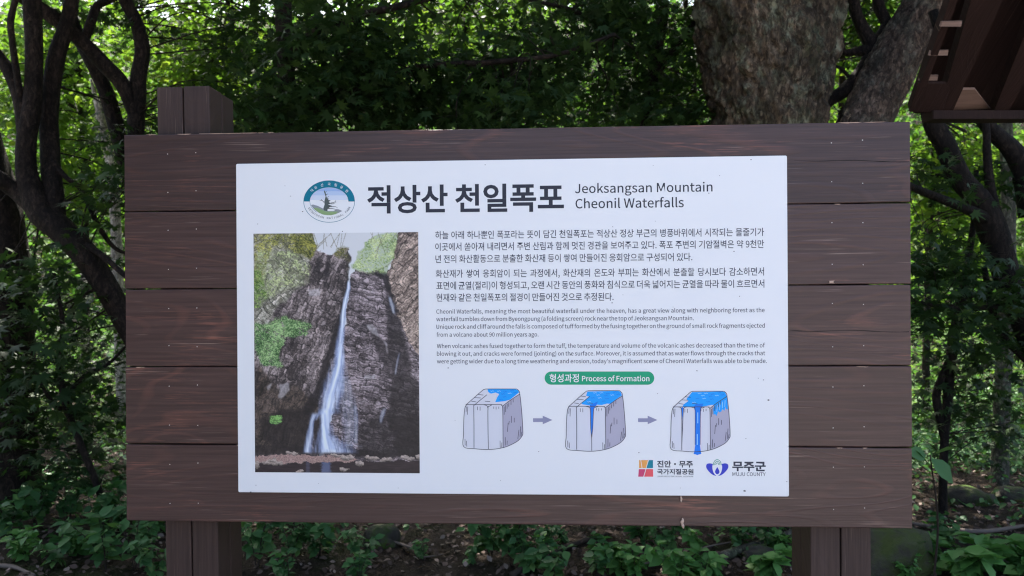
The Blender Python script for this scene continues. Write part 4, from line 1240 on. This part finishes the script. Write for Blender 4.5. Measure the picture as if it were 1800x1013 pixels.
# centre: the dark low maple whose boughs hang over the board
Mr = to_ground(ptube([(520, 420, 16, 5.0), (508, 250, 15, 5.0), (503, 120, 15, 5.0), (498, 0, 14, 5.0), (505, -160, 12, 5.0), (540, -420, 9, 5.0)]), 0, 1.4)
M2 = ptube([(503, 100, 7, 5.0), (560, 52, 7, 4.8), (612, 32, 6, 4.7), (690, 14, 6, 4.6), (760, -4, 5, 4.6), (850, -30, 4, 4.6)])
M3 = ptube([(506, 210, 6, 5.0), (560, 190, 6, 4.8), (640, 150, 6, 4.6), (740, 118, 5, 4.5), (860, 110, 5, 4.5), (980, 96, 4, 4.5), (1080, 60, 3, 4.6)])
M4 = ptube([(440, 238, 6, 4.7), (480, 212, 6, 4.8), (520, 185, 5, 4.8), (545, 165, 5, 4.8), (600, 110, 4, 4.7)])
mapM = thing('maple_tree', 'slim maple above the left half of the board whose dark boughs hang across the middle', 'tree', base_of(Mr))
limbs('trunk', [Mr], MT['bark_dark'], mapM, 14)
for r_ in (M2, M3, M4): limbs('limb', [r_], MT['bark_dark'], mapM, 10)
zM = zone_pts([(560, 110, 110, 80, 4.2, 5.6, 26), (680, 150, 120, 60, 4.2, 5.6, 24), (820, 180, 120, 45, 4.2, 5.6, 22), (930, 110, 110, 60, 4.4, 5.8, 15), (640, 40, 120, 40, 4.4, 5.4, 7), (520, 190, 90, 40, 4.2, 5.4, 12), (1000, 200, 120, 40, 4.6, 6.0, 8), (700, 330, 240, 70, 4.5, 6, 12)])
crown('low_foliage', zM, 60, 0.30, 0.062, 'maple', MT['maple'], mapM, 0.5)
cM = crown_pts((-1.2, 5.2, 4.9), (2.3, 2.0, 1.0), 50)
crown('crown', cM, 70, 0.6, 0.11, 'kite', MT['maple'], mapM, 0.5)
twiggery('branches', np.vstack([zM, cM[::3]]), roots_of([Mr[4:], M2, M3, M4]), MT['bark_dark'], mapM, 0.007, 0.12, 1)

Nr = to_ground(ptube([(1120, 420, 12, 6.0), (1132, 250, 11, 6.0), (1150, 120, 10, 6.0), (1165, 0, 10, 6.0), (1150, -200, 8, 6.0)]), 0, 1.3)
N2 = ptube([(1145, 150, 5, 6.0), (1195, 70, 5, 5.8), (1240, 20, 4, 5.7), (1290, -40, 3, 5.6)])
N3 = ptube([(1150, 120, 5, 6.0), (1080, 60, 4, 5.6), (1010, 20, 4, 5.4), (930, 0, 3, 5.2)])
mapN = thing('maple_tree', 'maple in half shade between the middle of the board and the old trunk', 'tree', base_of(Nr))
limbs('trunk', [Nr], MT['bark_dark'], mapN, 12)
for r_ in (N2, N3): limbs('limb', [r_], MT['bark_dark'], mapN, 8)
zN = zone_pts([(1090, 40, 110, 50, 5.0, 6.4, 20), (1170, 120, 70, 90, 5.4, 6.6, 14), (1010, 60, 80, 50, 5.0, 6.0, 9), (1080, 160, 80, 50, 5.6, 6.8, 7), (1200, 190, 50, 40, 5.4, 6.4, 6)])
crown('low_foliage', zN, 54, 0.30, 0.064, 'maple', MT['maple'], mapN, 0.5)
twiggery('branches', zN, roots_of([Nr[4:], N2, N3]), MT['bark_dark'], mapN, 0.007, 0.12, 1)

# between the two stems of the old tree
Er = to_ground(ptube([(1425, 330, 12, 4.4), (1436, 230, 12, 4.4), (1450, 184, 11, 4.4), (1484, 160, 12, 4.4), (1519, 120, 13, 4.4), (1532, 84, 14, 4.4), (1514, 46, 11, 4.4), (1499, 0, 10, 4.4), (1480, -140, 8, 4.4), (1460, -500, 6, 4.4)], 1.25), 0, 1.3)
E2 = ptube([(1532, 88, 12, 4.4), (1558, 46, 10, 4.4), (1545, 10, 10, 4.4), (1535, -60, 8, 4.4)], 1.25)
E3 = ptube([(1530, 88, 12, 4.4), (1508, 90, 8, 4.4), (1484, 92, 6, 4.4), (1480, 70, 4, 4.4), (1470, 40, 3, 4.4)], 1.25)
E4 = ptube([(1496, 140, 3, 4.4), (1480, 122, 3, 4.4), (1468, 116, 2.5, 4.4), (1440, 100, 2, 4.4)], 1.25)
tE = thing('crooked_tree', 'thin crooked dark tree seen between the two stems of the old tree', 'tree', base_of(Er))
limbs('trunk', [Er, E2, E3, E4], MT['bark_dark'], tE, 12)
zE = zone_pts([(1500, -60, 60, 60, 4.4, 5.2, 6), (1560, 20, 30, 40, 4.8, 5.6, 3)], 1.0, 1.25)
crown('foliage', zE, 46, 0.26, 0.06, 'maple', MT['maple'], tE)

# right of the board
R1 = ptube([(1850, 800, 27, 4.6), (1836, 660, 25, 4.6), (1802, 565, 22, 4.6), (1776, 505, 21, 4.6), (1760, 452, 22, 4.6), (1744, 402, 24, 4.6), (1722, 354, 20, 4.6), (1688, 314, 18, 4.6), (1662, 256, 17, 4.6), (1640, 212, 17, 4.6), (1640, 150, 15, 4.6), (1690, 30, 12, 4.7), (1760, -200, 9, 4.8)])
R2 = ptube([(1748, 392, 13, 4.6), (1702, 369, 9, 4.5), (1662, 353, 8, 4.4), (1622, 337, 7, 4.3), (1580, 318, 5, 4.2)])
R3 = ptube([(1815, 380, 22, 4.65), (1800, 300, 20, 4.65), (1778, 262, 16, 4.65), (1750, 236, 14, 4.65), (1724, 206, 12, 4.65), (1690, 160, 10, 4.7), (1640, 20, 8, 4.8)])
R4 = ptube([(1752, 380, 10, 4.6), (1741, 330, 8, 4.6), (1735, 270, 7, 4.6), (1733, 220, 6, 4.6), (1720, 120, 5, 4.6)])
R5 = ptube([(1752, 420, 8, 4.6), (1758, 560, 7, 4.6), (1764, 640, 5, 4.6)])
R6 = ptube([(1825, 566, 9, 4.6), (1795, 553, 8, 4.55), (1753, 539, 7, 4.5), (1700, 542, 6, 4.4), (1662, 540, 5, 4.3), (1610, 531, 3, 4.2)])
R7 = ptube([(1730, 470, 5, 4.6), (1748, 560, 6, 4.6), (1770, 600, 6, 4.6), (1810, 640, 5, 4.6)])
R1 = to_ground(R1, 0.05, 1.4)
mapR = thing('maple_tree', 'dark curving maple at the right edge, trunk bending up behind the shelter roof', 'tree', base_of(R1))
limbs('trunk', [R1], MT['bark_shaded'], mapR, 18)
for r_ in (R2, R3, R4, R6, R7): limbs('limb', [r_], MT['bark_shaded'], mapR, 12)
zR = zone_pts([(1650, 440, 50, 50, 4.0, 4.8, 8), (1640, 290, 40, 40, 4.2, 4.8, 3), (1650, 560, 60, 50, 4.0, 4.9, 7), (1740, 480, 60, 60, 4.2, 5.0, 7), (1700, 620, 80, 40, 4.4, 5.2, 6), (1790, 350, 40, 60, 4.3, 5, 3), (1780, 600, 40, 60, 4.4, 5, 5), (1840, 440, 60, 120, 4.2, 5, 6)])
cR = crown_pts((4.4, 3.6, 6.0), (3.0, 3.6, 1.4), 150)
crown('low_foliage', zR, 34, 0.26, 0.060, 'maple', MT['maple'], mapR, 0.5)
crown('crown', cR, 70, 0.8, 0.16, 'kite', MT['maple'], mapR, 0.5)
twiggery('branches', np.vstack([zR, cR[::4]]), roots_of([R1[5:], R2, R3, R4, R6]), MT['bark_dark'], mapR, 0.007, 0.1, 1)

Sr = to_ground(ptube([(1657, 900, 8, 4.87), (1658, 840, 7, 4.87), (1661, 763, 7, 4.87), (1667, 690, 8, 4.87), (1674, 610, 9, 4.87), (1690, 525, 8, 4.87), (1703, 450, 6, 4.87), (1712, 385, 5, 4.87), (1716, 300, 4, 4.9)]), 0, 1.4)
S2 = ptube([(1660, 775, 6, 4.87), (1651, 730, 7, 4.87), (1646, 695, 7, 4.87), (1657, 660, 6, 4.87), (1672, 625, 6, 4.87)])
tS = thing('forked_sapling', 'slim upright dark sapling with a looped side stem right of the board', 'sapling', base_of(Sr))
limbs('trunk', [Sr, S2], MT['bark_shaded'], tS, 12)
zS = zone_pts([(1690, 660, 70, 60, 4.6, 5.6, 9), (1640, 770, 40, 60, 4.6, 5.4, 4), (1740, 740, 50, 60, 4.8, 5.5, 6)])
crown('foliage', zS, 34, 0.24, 0.055, 'maple', MT['maple'], tS)
twiggery('branches', zS, roots_of([Sr[3:]]), MT['bark_shaded'], tS, 0.005, 0.1, 1)

Pr = to_ground(ptube([(1756, 850, 15, 5.6), (1758, 795, 14, 5.6), (1762, 700, 13, 5.6), (1767, 600, 13, 5.6), (1772, 480, 12, 5.6), (1771, 300, 11, 5.6), (1760, 60, 9, 5.6), (1750, -300, 7, 5.6)]), 0, 1.5)
tP = thing('pale_tree', 'straight greyish trunk dappled with light standing right of the slim sapling', 'tree', base_of(Pr))
limbs('trunk', [Pr], MT['bark_pale'], tP, 20)
cP = np.vstack([crown_pts((4.6, 6.6, 4.9), (2.6, 2.6, 0.9), 110)])
crown('crown', cP, 60, 0.5, 0.10, 'oval', MT['midleaf'], tP)
twiggery('branches', cP, roots_of([Pr[5:]]), MT['bark_dark'], tP, 0.01, 0.15, 1)

# sunlit trees farther back, each with the gap it fills
def back_tree(name, label, cat, rows, zones, n, R, size, kind, m, bark='bark_dark', extra=()):
    t0 = to_ground(ptube(rows), 0, 1.3)
    t = thing(name, label, cat, base_of(t0))
    limbs('trunk', [t0], MT[bark], t, 12)
    z = zone_pts(zones)
    crown('crown', z, n, R, size, kind, m, t, 0.45, 0.3)
    twiggery('branches', z, roots_of([t0[3:]]), MT['bark_dark'], t, 0.012, 0.2, 1)
    return t
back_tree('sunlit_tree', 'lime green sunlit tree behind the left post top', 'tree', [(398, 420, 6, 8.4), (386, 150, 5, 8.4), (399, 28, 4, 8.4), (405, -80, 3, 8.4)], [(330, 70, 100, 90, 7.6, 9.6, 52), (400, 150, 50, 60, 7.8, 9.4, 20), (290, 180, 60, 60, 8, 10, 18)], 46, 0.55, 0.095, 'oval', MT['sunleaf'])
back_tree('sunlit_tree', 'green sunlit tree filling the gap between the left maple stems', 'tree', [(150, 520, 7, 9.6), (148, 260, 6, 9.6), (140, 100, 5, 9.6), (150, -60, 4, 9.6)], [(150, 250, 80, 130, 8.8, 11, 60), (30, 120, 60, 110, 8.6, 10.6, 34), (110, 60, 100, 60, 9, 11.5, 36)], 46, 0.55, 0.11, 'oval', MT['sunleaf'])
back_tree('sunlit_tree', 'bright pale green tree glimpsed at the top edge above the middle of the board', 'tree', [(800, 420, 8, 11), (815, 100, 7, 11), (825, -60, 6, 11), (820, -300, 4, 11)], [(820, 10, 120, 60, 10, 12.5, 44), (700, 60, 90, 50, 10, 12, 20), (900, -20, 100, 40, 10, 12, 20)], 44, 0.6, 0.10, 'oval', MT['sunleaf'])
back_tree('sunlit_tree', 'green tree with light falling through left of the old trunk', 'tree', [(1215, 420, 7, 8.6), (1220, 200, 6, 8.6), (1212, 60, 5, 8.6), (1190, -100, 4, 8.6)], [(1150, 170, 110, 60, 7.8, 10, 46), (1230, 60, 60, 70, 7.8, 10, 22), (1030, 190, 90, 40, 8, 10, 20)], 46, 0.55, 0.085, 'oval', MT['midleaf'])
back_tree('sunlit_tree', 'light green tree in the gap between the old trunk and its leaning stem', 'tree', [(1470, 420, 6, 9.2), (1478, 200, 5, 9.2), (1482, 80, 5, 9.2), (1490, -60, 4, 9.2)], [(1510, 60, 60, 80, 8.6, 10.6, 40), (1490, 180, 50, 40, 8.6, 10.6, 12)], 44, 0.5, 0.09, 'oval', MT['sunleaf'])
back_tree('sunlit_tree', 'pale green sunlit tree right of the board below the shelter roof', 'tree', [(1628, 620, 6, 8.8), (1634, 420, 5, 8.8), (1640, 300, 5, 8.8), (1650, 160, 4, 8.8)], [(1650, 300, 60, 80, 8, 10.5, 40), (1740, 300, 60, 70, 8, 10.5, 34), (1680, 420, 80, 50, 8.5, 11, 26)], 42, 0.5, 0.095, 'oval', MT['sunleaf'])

dd = to_ground(ptube([(200, 330, 9, 8.2), (190, 262, 8, 8.2), (180, 222, 8, 8.2), (174, 190, 7, 8.2), (166, 165, 4, 8.2), (160, 140, 1.5, 8.2)]), 0.1, 1.2)
td = thing('dead_tree', 'broken pale dead trunk in sunlight among green leaves left of the board', 'tree', base_of(dd))
limbs('trunk', [dd], MT['dead'], td, 10, 0.2)

# unseen maple added left of and behind the viewpoint to darken that board side
Qr = to_ground([(-4.6, -4.2, 1.2, .13), (-4.5, -4.3, 2.4, .12), (-4.7, -4.2, 4.0, .10), (-4.6, -4.3, 6.0, .06)], 0, 1.4)
tQ = thing('maple_tree', 'unseen bushy maple added behind the viewpoint to shade the left end of the board', 'tree', base_of(Qr))
limbs('trunk', [Qr], MT['bark_dark'], tQ, 14)
cQ = crown_pts((-4.0, -3.8, 2.9), (2.6, 2.8, 2.7), 240)
crown('crown', cQ, 60, 0.6, 0.13, 'kite', MT['maple'], tQ, 0.4, 0.3)
twiggery('branches', cQ[::4], roots_of([Qr]), MT['bark_dark'], tQ, 0.012, 0.15, 1)

# ------------------------------------------------------------------ far wood and undergrowth
P = []
n = 11000
x = RNG.uniform(-22, 22, n); y = 12.5 + 36 * RNG.random(n) ** 1.2; h = RNG.random(n) ** 1.4 * np.clip(1.5 + (y - 12.5) * .5, 0, 8) + 0.2
P = np.stack([x * (0.45 + y / 34), y, gz(x, y) + h], 1)
sd_ = np.sign(RNG.random(1500) - .5); yy = RNG.uniform(-1, 15, 1500); xx = sd_ * (7.5 + yy * .35 + 8 * RNG.random(1500))
P = np.vstack([P, np.stack([xx, yy, gz(xx, yy) + .2 + 5 * RNG.random(1500) ** 1.3], 1)])
P1, D1 = spray_points(P, 20, 0.75, 0.3)
tag(leaves('far_wood', P1, 0.17 * (0.6 + 0.8 * RNG.random(len(P1))), 'kite', MT['midleaf'], None, 0.4, D1), kind='stuff')
n = 4300
y = 5.2 + 9.0 * RNG.random(n) ** 0.8; x = RNG.uniform(-1, 1, n) * (y + 1.9) * 1.15 + 0.2
P = np.stack([x, y, gz(x, y) + 0.05 + 0.55 * RNG.random(n) ** 2 * np.clip((y - 5) / 3, .2, 1.5)], 1)
P1, D1 = spray_points(P, 22, 0.30, 0.25)
tag(leaves('undergrowth', P1, 0.085 * (0.5 + 0.8 * RNG.random(len(P1))), 'oval', MT['midleaf'], None, 0.7, D1), kind='stuff')

n = 900
y = 4.2 + 5.5 * RNG.random(n); x = 1.9 + RNG.random(n) * (y * .55)
P = np.stack([x, y, gz(x, y) + 0.03 + 0.25 * RNG.random(n) ** 2], 1)
P1, D1 = spray_points(P, 20, 0.22, 0.2)
tag(leaves('low_herbs', P1, 0.055 * (0.5 + 0.8 * RNG.random(len(P1))), 'oval', MT['plant'], None, 0.8, D1), kind='stuff')

# leaf litter and small stuff on the floor
n = 16000
y = 1.2 + 5.5 * RNG.random(n); x = RNG.uniform(-1, 1, n) * (y + 2.4) * 0.75 + 0.1
P = np.stack([x, y, gz(x, y) + 0.004 + 0.02 * RNG.random(n)], 1)
tag(leaves('leaf_litter', P, 0.022 + 0.034 * RNG.random(n) ** 1.5, 'oval', MT['litter'], None, 0.8), kind='stuff')
n = 700
y = 2.4 + 4.0 * RNG.random(n); x = np.where(RNG.random(n) < .55, RNG.uniform(-4.5, -1.3, n), RNG.uniform(-1.3, 4.5, n))
P = np.stack([x, y, gz(x, y) + 0.03 + 0.10 * RNG.random(n)], 1)
P1, D1 = spray_points(P, 9, 0.09, 0.3)
tag(leaves('ground_cover', P1, 0.05 * (0.5 + 0.8 * RNG.random(len(P1))), 'oval', MT['plant'], None, 0.8, D1), kind='stuff')


# ------------------------------------------------------------------ rocks, sticks
def rock(label, px, py, w, h, m, seed, name='mossy_rock', group=None):
    import bmesh
    g = ground_at(px, py); dist = (g - CAM) @ CD; rx = w / 2 / FPX * dist; rz = h / FPX * dist
    bm = bmesh.new(); bmesh.ops.create_icosphere(bm, subdivisions=4, radius=1)
    bm.verts.index_update()
    v = np.array([q.co[:] for q in bm.verts]); f = [[q.index for q in p.verts] for p in bm.faces]; bm.free()
    k = 1 + (fbm(v[:, 0] * 1.2 + 20 + seed, v[:, 1] * 1.2 + v[:, 2] * 1.5 + 20, seed, 4) - .5) * .7
    v = v * k[:, None]; v[:, 2] = np.where(v[:, 2] > .55, .55 + (v[:, 2] - .55) * .5, v[:, 2])
    v = v * [rx, rx * .8, rz * 1.1] + g + np.array([0, rx * .5, 0])
    return tag(mesh(name, v, f, m, None, True, loc=tuple(g)), label, 'rock', group)
rock('round dull boulder in shadow under the middle left of the board', 668, 962, 70, 40, MT['rock'], 3)
rock('large dark moss mound right behind the right post', 1585, 1010, 150, 90, MT['rock_m'], 5)
rock('flat bright mossy stone left of the pale trunk at right', 1712, 890, 90, 30, MT['rock'], 7)
rock('low mossy stone at the foot of the pale trunk at the right edge', 1790, 882, 70, 24, MT['rock'], 9)
rock('grey stone lying left of the right post under the board', 1340, 985, 60, 22, MT['rock'], 11)
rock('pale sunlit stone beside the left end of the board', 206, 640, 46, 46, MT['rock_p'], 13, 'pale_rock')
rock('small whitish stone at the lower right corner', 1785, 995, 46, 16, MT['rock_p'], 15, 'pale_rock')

def stick(label, rows, m, name='fallen_branch', lift=0.02):
    R_ = []
    for px, py, r in rows:
        g = ground_at(px, py); d = (g - CAM) @ CD; R_.append((g[0], g[1], g[2] + lift, r / FPX * d))
    V, F = tube(R_, 8, 6, .15, len(label))
    tag(mesh(name, V, F, m, None, True, loc=tuple(R_[0][:3])), label, 'branch')
stick('dry stick curving on the dead leaves below the middle left of the board', [(680, 955, 2.2), (705, 962, 2.2), (728, 972, 2), (742, 985, 1.4), (780, 980, 1)], MT['twig_pale'])
stick('thick dark fallen branch slanting under the middle of the board', [(900, 1018, 6), (950, 990, 6), (1010, 962, 5), (1070, 945, 4)], MT['twig'])
stick('mossy fallen branch near the right post', [(1220, 1000, 8), (1290, 978, 9), (1340, 962, 8), (1400, 940, 6)], MT['bark_pale'])
stick('thin pale twig lying left of the mossy branch', [(1120, 1000, 2), (1190, 985, 2), (1240, 968, 1.6), (1290, 958, 1.2)], MT['twig_pale'])
stick('pale curved root on the dark slope at the far left', [(40, 880, 3), (70, 876, 3), (95, 886, 3), (108, 900, 2.5), (110, 912, 2)], MT['twig_pale'])
stick('pale bent stick at the lower left corner', [(-10, 1000, 4), (22, 1003, 4), (42, 1010, 3), (60, 1018, 3)], MT['twig_pale'])
stick('grey dead branch on the floor right of the right post', [(1600, 925, 3), (1660, 935, 4), (1730, 940, 4), (1800, 930, 3)], MT['twig_pale'])


# ------------------------------------------------------------------ leafy plants near the sign
def plant_meshes(seed, ht, ls, nst, m):
    rng = np.random.default_rng(seed)
    mb = MB(); C = []; S = []; T = []
    for i in range(nst):
        a = rng.random() * 6.28; lean_ = 0.25 + 0.5 * rng.random(); hh = ht * (0.6 + .5 * rng.random())
        p1 = np.array([math.cos(a) * lean_ * hh, math.sin(a) * lean_ * hh, hh])
        rows = [(0, 0, -.02, .0028), (*(p1 * [.35, .35, .55]), .0024), (*p1, .0012)]
        V, F = tube(rows, 5, 5, 0, i, False); mb.add(V, F)
        c = catmull(rows, 5)[:, :3]
        for k in range(3, len(c)):
            for sd in (-1, 1):
                b = a + sd * (1.1 + .5 * rng.random()) + rng.normal() * .2
                C.append(c[k]); S.append(ls * (.6 + .6 * rng.random())); T.append((math.cos(b), math.sin(b), -.15))
        C.append(c[-1]); S.append(ls); T.append((math.cos(a), math.sin(a), -.2))
    V, F = leaf_verts(np.array(C), np.array(S), 'oval', .8, rng, np.array(T))
    return mb, V, F
VAR = []
for i, (ht, ls, ns, mk) in enumerate([(0.20, .075, 4, 'plant'), (0.28, .085, 5, 'plant'), (0.13, .06, 4, 'plant'), (0.22, .11, 4, 'plant_b'), (0.16, .055, 6, 'plant_b')]):
    mb, V, F = plant_meshes(100 + i, ht, ls, ns, MT[mk])
    sm_ = mb.build('stem', MT['twig'], None, True); lm_ = mesh('leaves', V, F, MT[mk], None)
    VAR.append((sm_.data, lm_.data)); bpy.data.objects.remove(sm_); bpy.data.objects.remove(lm_)
def plant(px, py, v, sc, label, group=None, name='leafy_plant'):
    g = ground_at(px, py)
    t = thing(name, label, 'plant', tuple(g), group)
    t.scale = (sc, sc, sc); t.rotation_euler[2] = random.uniform(0, 6.28)
    for nm, d in zip(('stem', 'leaves'), VAR[v]): link(bpy.data.objects.new(nm, d), t)
GB, GL, GR = 'leafy plants in the gap below the board', 'leafy plants on the slope left of the left post', 'leafy plants right of the right post'
for px, py, v, sc, lab in [
    (452, 1000, 1, 1.1, 'tall bushy plant right beside the left post below the board'), (512, 985, 1, .9, 'plant second from the left post below the board'),
    (562, 980, 0, 1.0, 'plant third from the left post below the board'), (508, 1022, 2, 1.0, 'low plant at the bottom edge near the left post'),
    (636, 992, 0, .9, 'single upright plant left of the round boulder below the board'), (746, 985, 2, .7, 'tiny lone plant on dead leaves below the middle left of the board'),
    (822, 992, 2, .9, 'small bluish green plant on dead leaves below the centre of the board'), (632, 1022, 2, .9, 'low plant below the single upright plant left of the boulder'),
    (862, 985, 1, 1.0, 'leftmost of the tall bushy clump below the centre of the board'), (900, 998, 1, 1.1, 'largest plant of the bushy clump below the centre of the board'), (930, 1008, 0, 1.0, 'right front plant of the bushy clump below the centre of the board'),
    (960, 962, 2, .8, 'tiny plant high up by the board edge right of the bushy clump'), (996, 958, 2, .8, 'small yellowish plant close under the board right of centre'),
    (972, 1020, 0, .9, 'plant at the bottom edge beside the thick dark fallen branch'), (1050, 1012, 0, .9, 'plant just right of the thick dark fallen branch at the bottom edge'),
    (1092, 1008, 3, .8, 'broad leaved plant below the smaller cocoon, at the bottom edge'), (1118, 1016, 4, 1.2, 'light green plant in front of the feathery clump below the board'),
    (1134, 972, 1, 1.0, 'tall feathery clump close under the board left of the larger cocoon'), (1166, 985, 1, .9, 'dark plant directly below the larger cocoon'),
    (1226, 965, 3, .6, 'roundish leaved plant close under the board right of the larger cocoon'), (1197, 1022, 3, .8, 'broad leaved plant at the bottom edge below the larger cocoon'),
    (1238, 1022, 3, .8, 'broad leaved plant in front of the mossy fallen branch'), (1302, 962, 0, .8, 'plant behind the mossy fallen branch close under the board'),
    (1342, 1016, 3, .9, 'light green plant with pointed leaves left of the right post'), (1350, 968, 0, .8, 'plant between the mossy branch and the right post, close under the board'), (1374, 975, 4, .9, 'small light plant touching the right post on its left')]:
    plant(px, py, v, sc, lab, GB)
for px, py, v, sc, lab in [
    (15, 940, 0, 1.3, 'plant at the far left edge under the thick dark trunk'), (62, 930, 1, 1.0, 'plant just right of the pale curved root at far left'), (118, 925, 1, 1.1, 'plant at the foot of the bent sapling, on its left'),
    (168, 940, 1, 1.1, 'plant right in front of the foot of the bent sapling'), (212, 935, 0, 1.2, 'plant between the bent sapling and the left post, close under the board'), (262, 945, 0, 1.1, 'plant touching the left post on its left side'),
    (40, 985, 4, 1.2, 'plant just above the pale bent stick at lower left'), (96, 1000, 0, 1.1, 'plant right of the pale bent stick at the bottom edge'), (140, 975, 3, .8, 'broad leaved plant in the middle of the lower left slope'),
    (186, 1008, 1, 1.0, 'tall plant at the bottom edge midway between the bent stick and the left post'), (236, 1000, 1, 1.0, 'bushy plant second from the left post on its left side'), (272, 1018, 0, 1.0, 'front plant at the bottom edge left of the left post')]:
    plant(px, py, v, sc, lab, GL)
for px, py, v, sc, lab in [
    (1646, 1003, 3, 1.0, 'bright plant nearest to the mossy mound right of the right post'), (1690, 1022, 3, 1.2, 'bright plant at the bottom edge second from the mossy mound'), (1738, 1000, 3, 1.2, 'tall bright plant left of the small whitish stone'),
    (1792, 1020, 3, 1.0, 'bright plant in the lower right corner in front of the whitish stone'), (1592, 1022, 4, .7, 'small pale plant growing on the front of the mossy mound'), (1660, 960, 0, .8, 'darker plant behind the bright ones below the slim sapling')]:
    plant(px, py, v, sc, lab, GR)

# shrub with a few very large leaves right beside the board
g = ground_at(1640, 1030)
bush = thing('broad_leaved_shrub', 'shrub with very large drooping dark leaves beside the right end of the board', 'shrub', tuple(g))
top_ = atd(1635, 800, 3.5)
V, F = tube([(*g, .006), (*((g + top_) / 2 + [0.03, 0, 0]), .005), (*top_, .003)], 6, 6, 0, 1); mesh('stem', V, F, MT['twig'], bush, True)
C_ = np.array([atd(1636, 806, 3.5), atd(1630, 812, 3.5), atd(1640, 800, 3.5), atd(1628, 800, 3.52)])
V, F = leaf_verts(C_, np.array([.15, .15, .12, .12]), 'oval', 0.25, RNG, np.array([(.8, -.35, -.65), (.15, -.5, -.8), (.9, -.2, .2), (-.8, -.3, -.1)]))
mesh('leaves', V, F, MT['plant'], bush)



# ------------------------------------------------------------------ shelter roof corner, upper right
sh = thing('wooden_shelter', 'corner of a dark brown wooden shelter roof with pale battens at upper right', 'shelter', tuple(atd(1990, 900, 3.3) * [1, 1, 0]))
def slab(name, q, thick, m, b=0.004):
    """board from four photo corners, each (px,py,dist), given thickness away from the viewer"""
    A = np.array([atd(*p) for p in q]); nrm = np.cross(A[1] - A[0], A[3] - A[0]); nrm /= np.linalg.norm(nrm)
    if nrm @ CD < 0: nrm = -nrm
    c = A.mean(0); I = A + (c - A) / np.linalg.norm(c - A, axis=1, keepdims=True) * b
    V = np.vstack([I, A + nrm * b, A + nrm * thick])
    F = [(3, 2, 1, 0)] + [(i, (i + 1) % 4, 4 + (i + 1) % 4, 4 + i) for i in range(4)] + [(4 + i, 4 + (i + 1) % 4, 8 + (i + 1) % 4, 8 + i) for i in range(4)] + [(8, 9, 10, 11)]
    return mesh(name, V, F, m, sh, loc=tuple(c))
TOPY = -160
slab('roof_deck', [(1606, 200, 3.62), (2100, 200, 3.62), (2200, TOPY, 2.75), (1726, TOPY, 2.75)], .03, MT['shelter'])
def rafter(xb0, xb1, xt0, xt1, off=0.0, th=.05):
    k = (198 - TOPY) / 198.0
    f = lambda b, t: b + (t - b) * k
    slab('rafter', [(xb0, 198, 3.45 + off), (xb1, 198, 3.45 + off), (f(xb1, xt1), TOPY, 2.62 + off), (f(xb0, xt0), TOPY, 2.62 + off)], th, MT['shelter'])
rafter(1600, 1612, 1670, 1684)
rafter(1650, 1674, 1707, 1763)
rafter(1746, 1772, 1826, 1882)
rafter(1850, 1876, 1946, 2002)
for y0, xl, xr in ((38, 1656, 1692), (89, 1636, 1668), (133, 1619, 1650), (-14, 1674, 1716), (-70, 1692, 1740)):
    d = 3.50 - (198 - y0) / 198 * .62
    slab('batten', [(xl, y0, d), (xr, y0 - 1, d), (xr - 2, y0 + 9, d + .01), (xl - 3, y0 + 9, d + .01)], .012, MT['batten'], .002)
slab('end_board', [(1598, 197, 3.44), (1656, 199, 3.44), (1674, 146, 3.30), (1614, 146, 3.30)], .012, MT['shelter'])
slab('soffit_board', [(1674, 195, 3.5), (1741, 192, 3.5), (1714, 157, 3.35), (1690, 157, 3.35)], .01, MT['batten'])
slab('eave_beam', [(1640, 209, 3.42), (2100, 209, 3.42), (2100, 194, 3.42), (1640, 194, 3.42)], .09, MT['shelter'])
pg = atd(1990, 205, 3.46)
mb = MB(); mb.box(pg[0] - .06, pg[0] + .06, pg[1], pg[1] + .12, -.2, pg[2], .005); mb.build('post', MT['shelter'], sh, loc=tuple(pg * [1, 1, .5]))
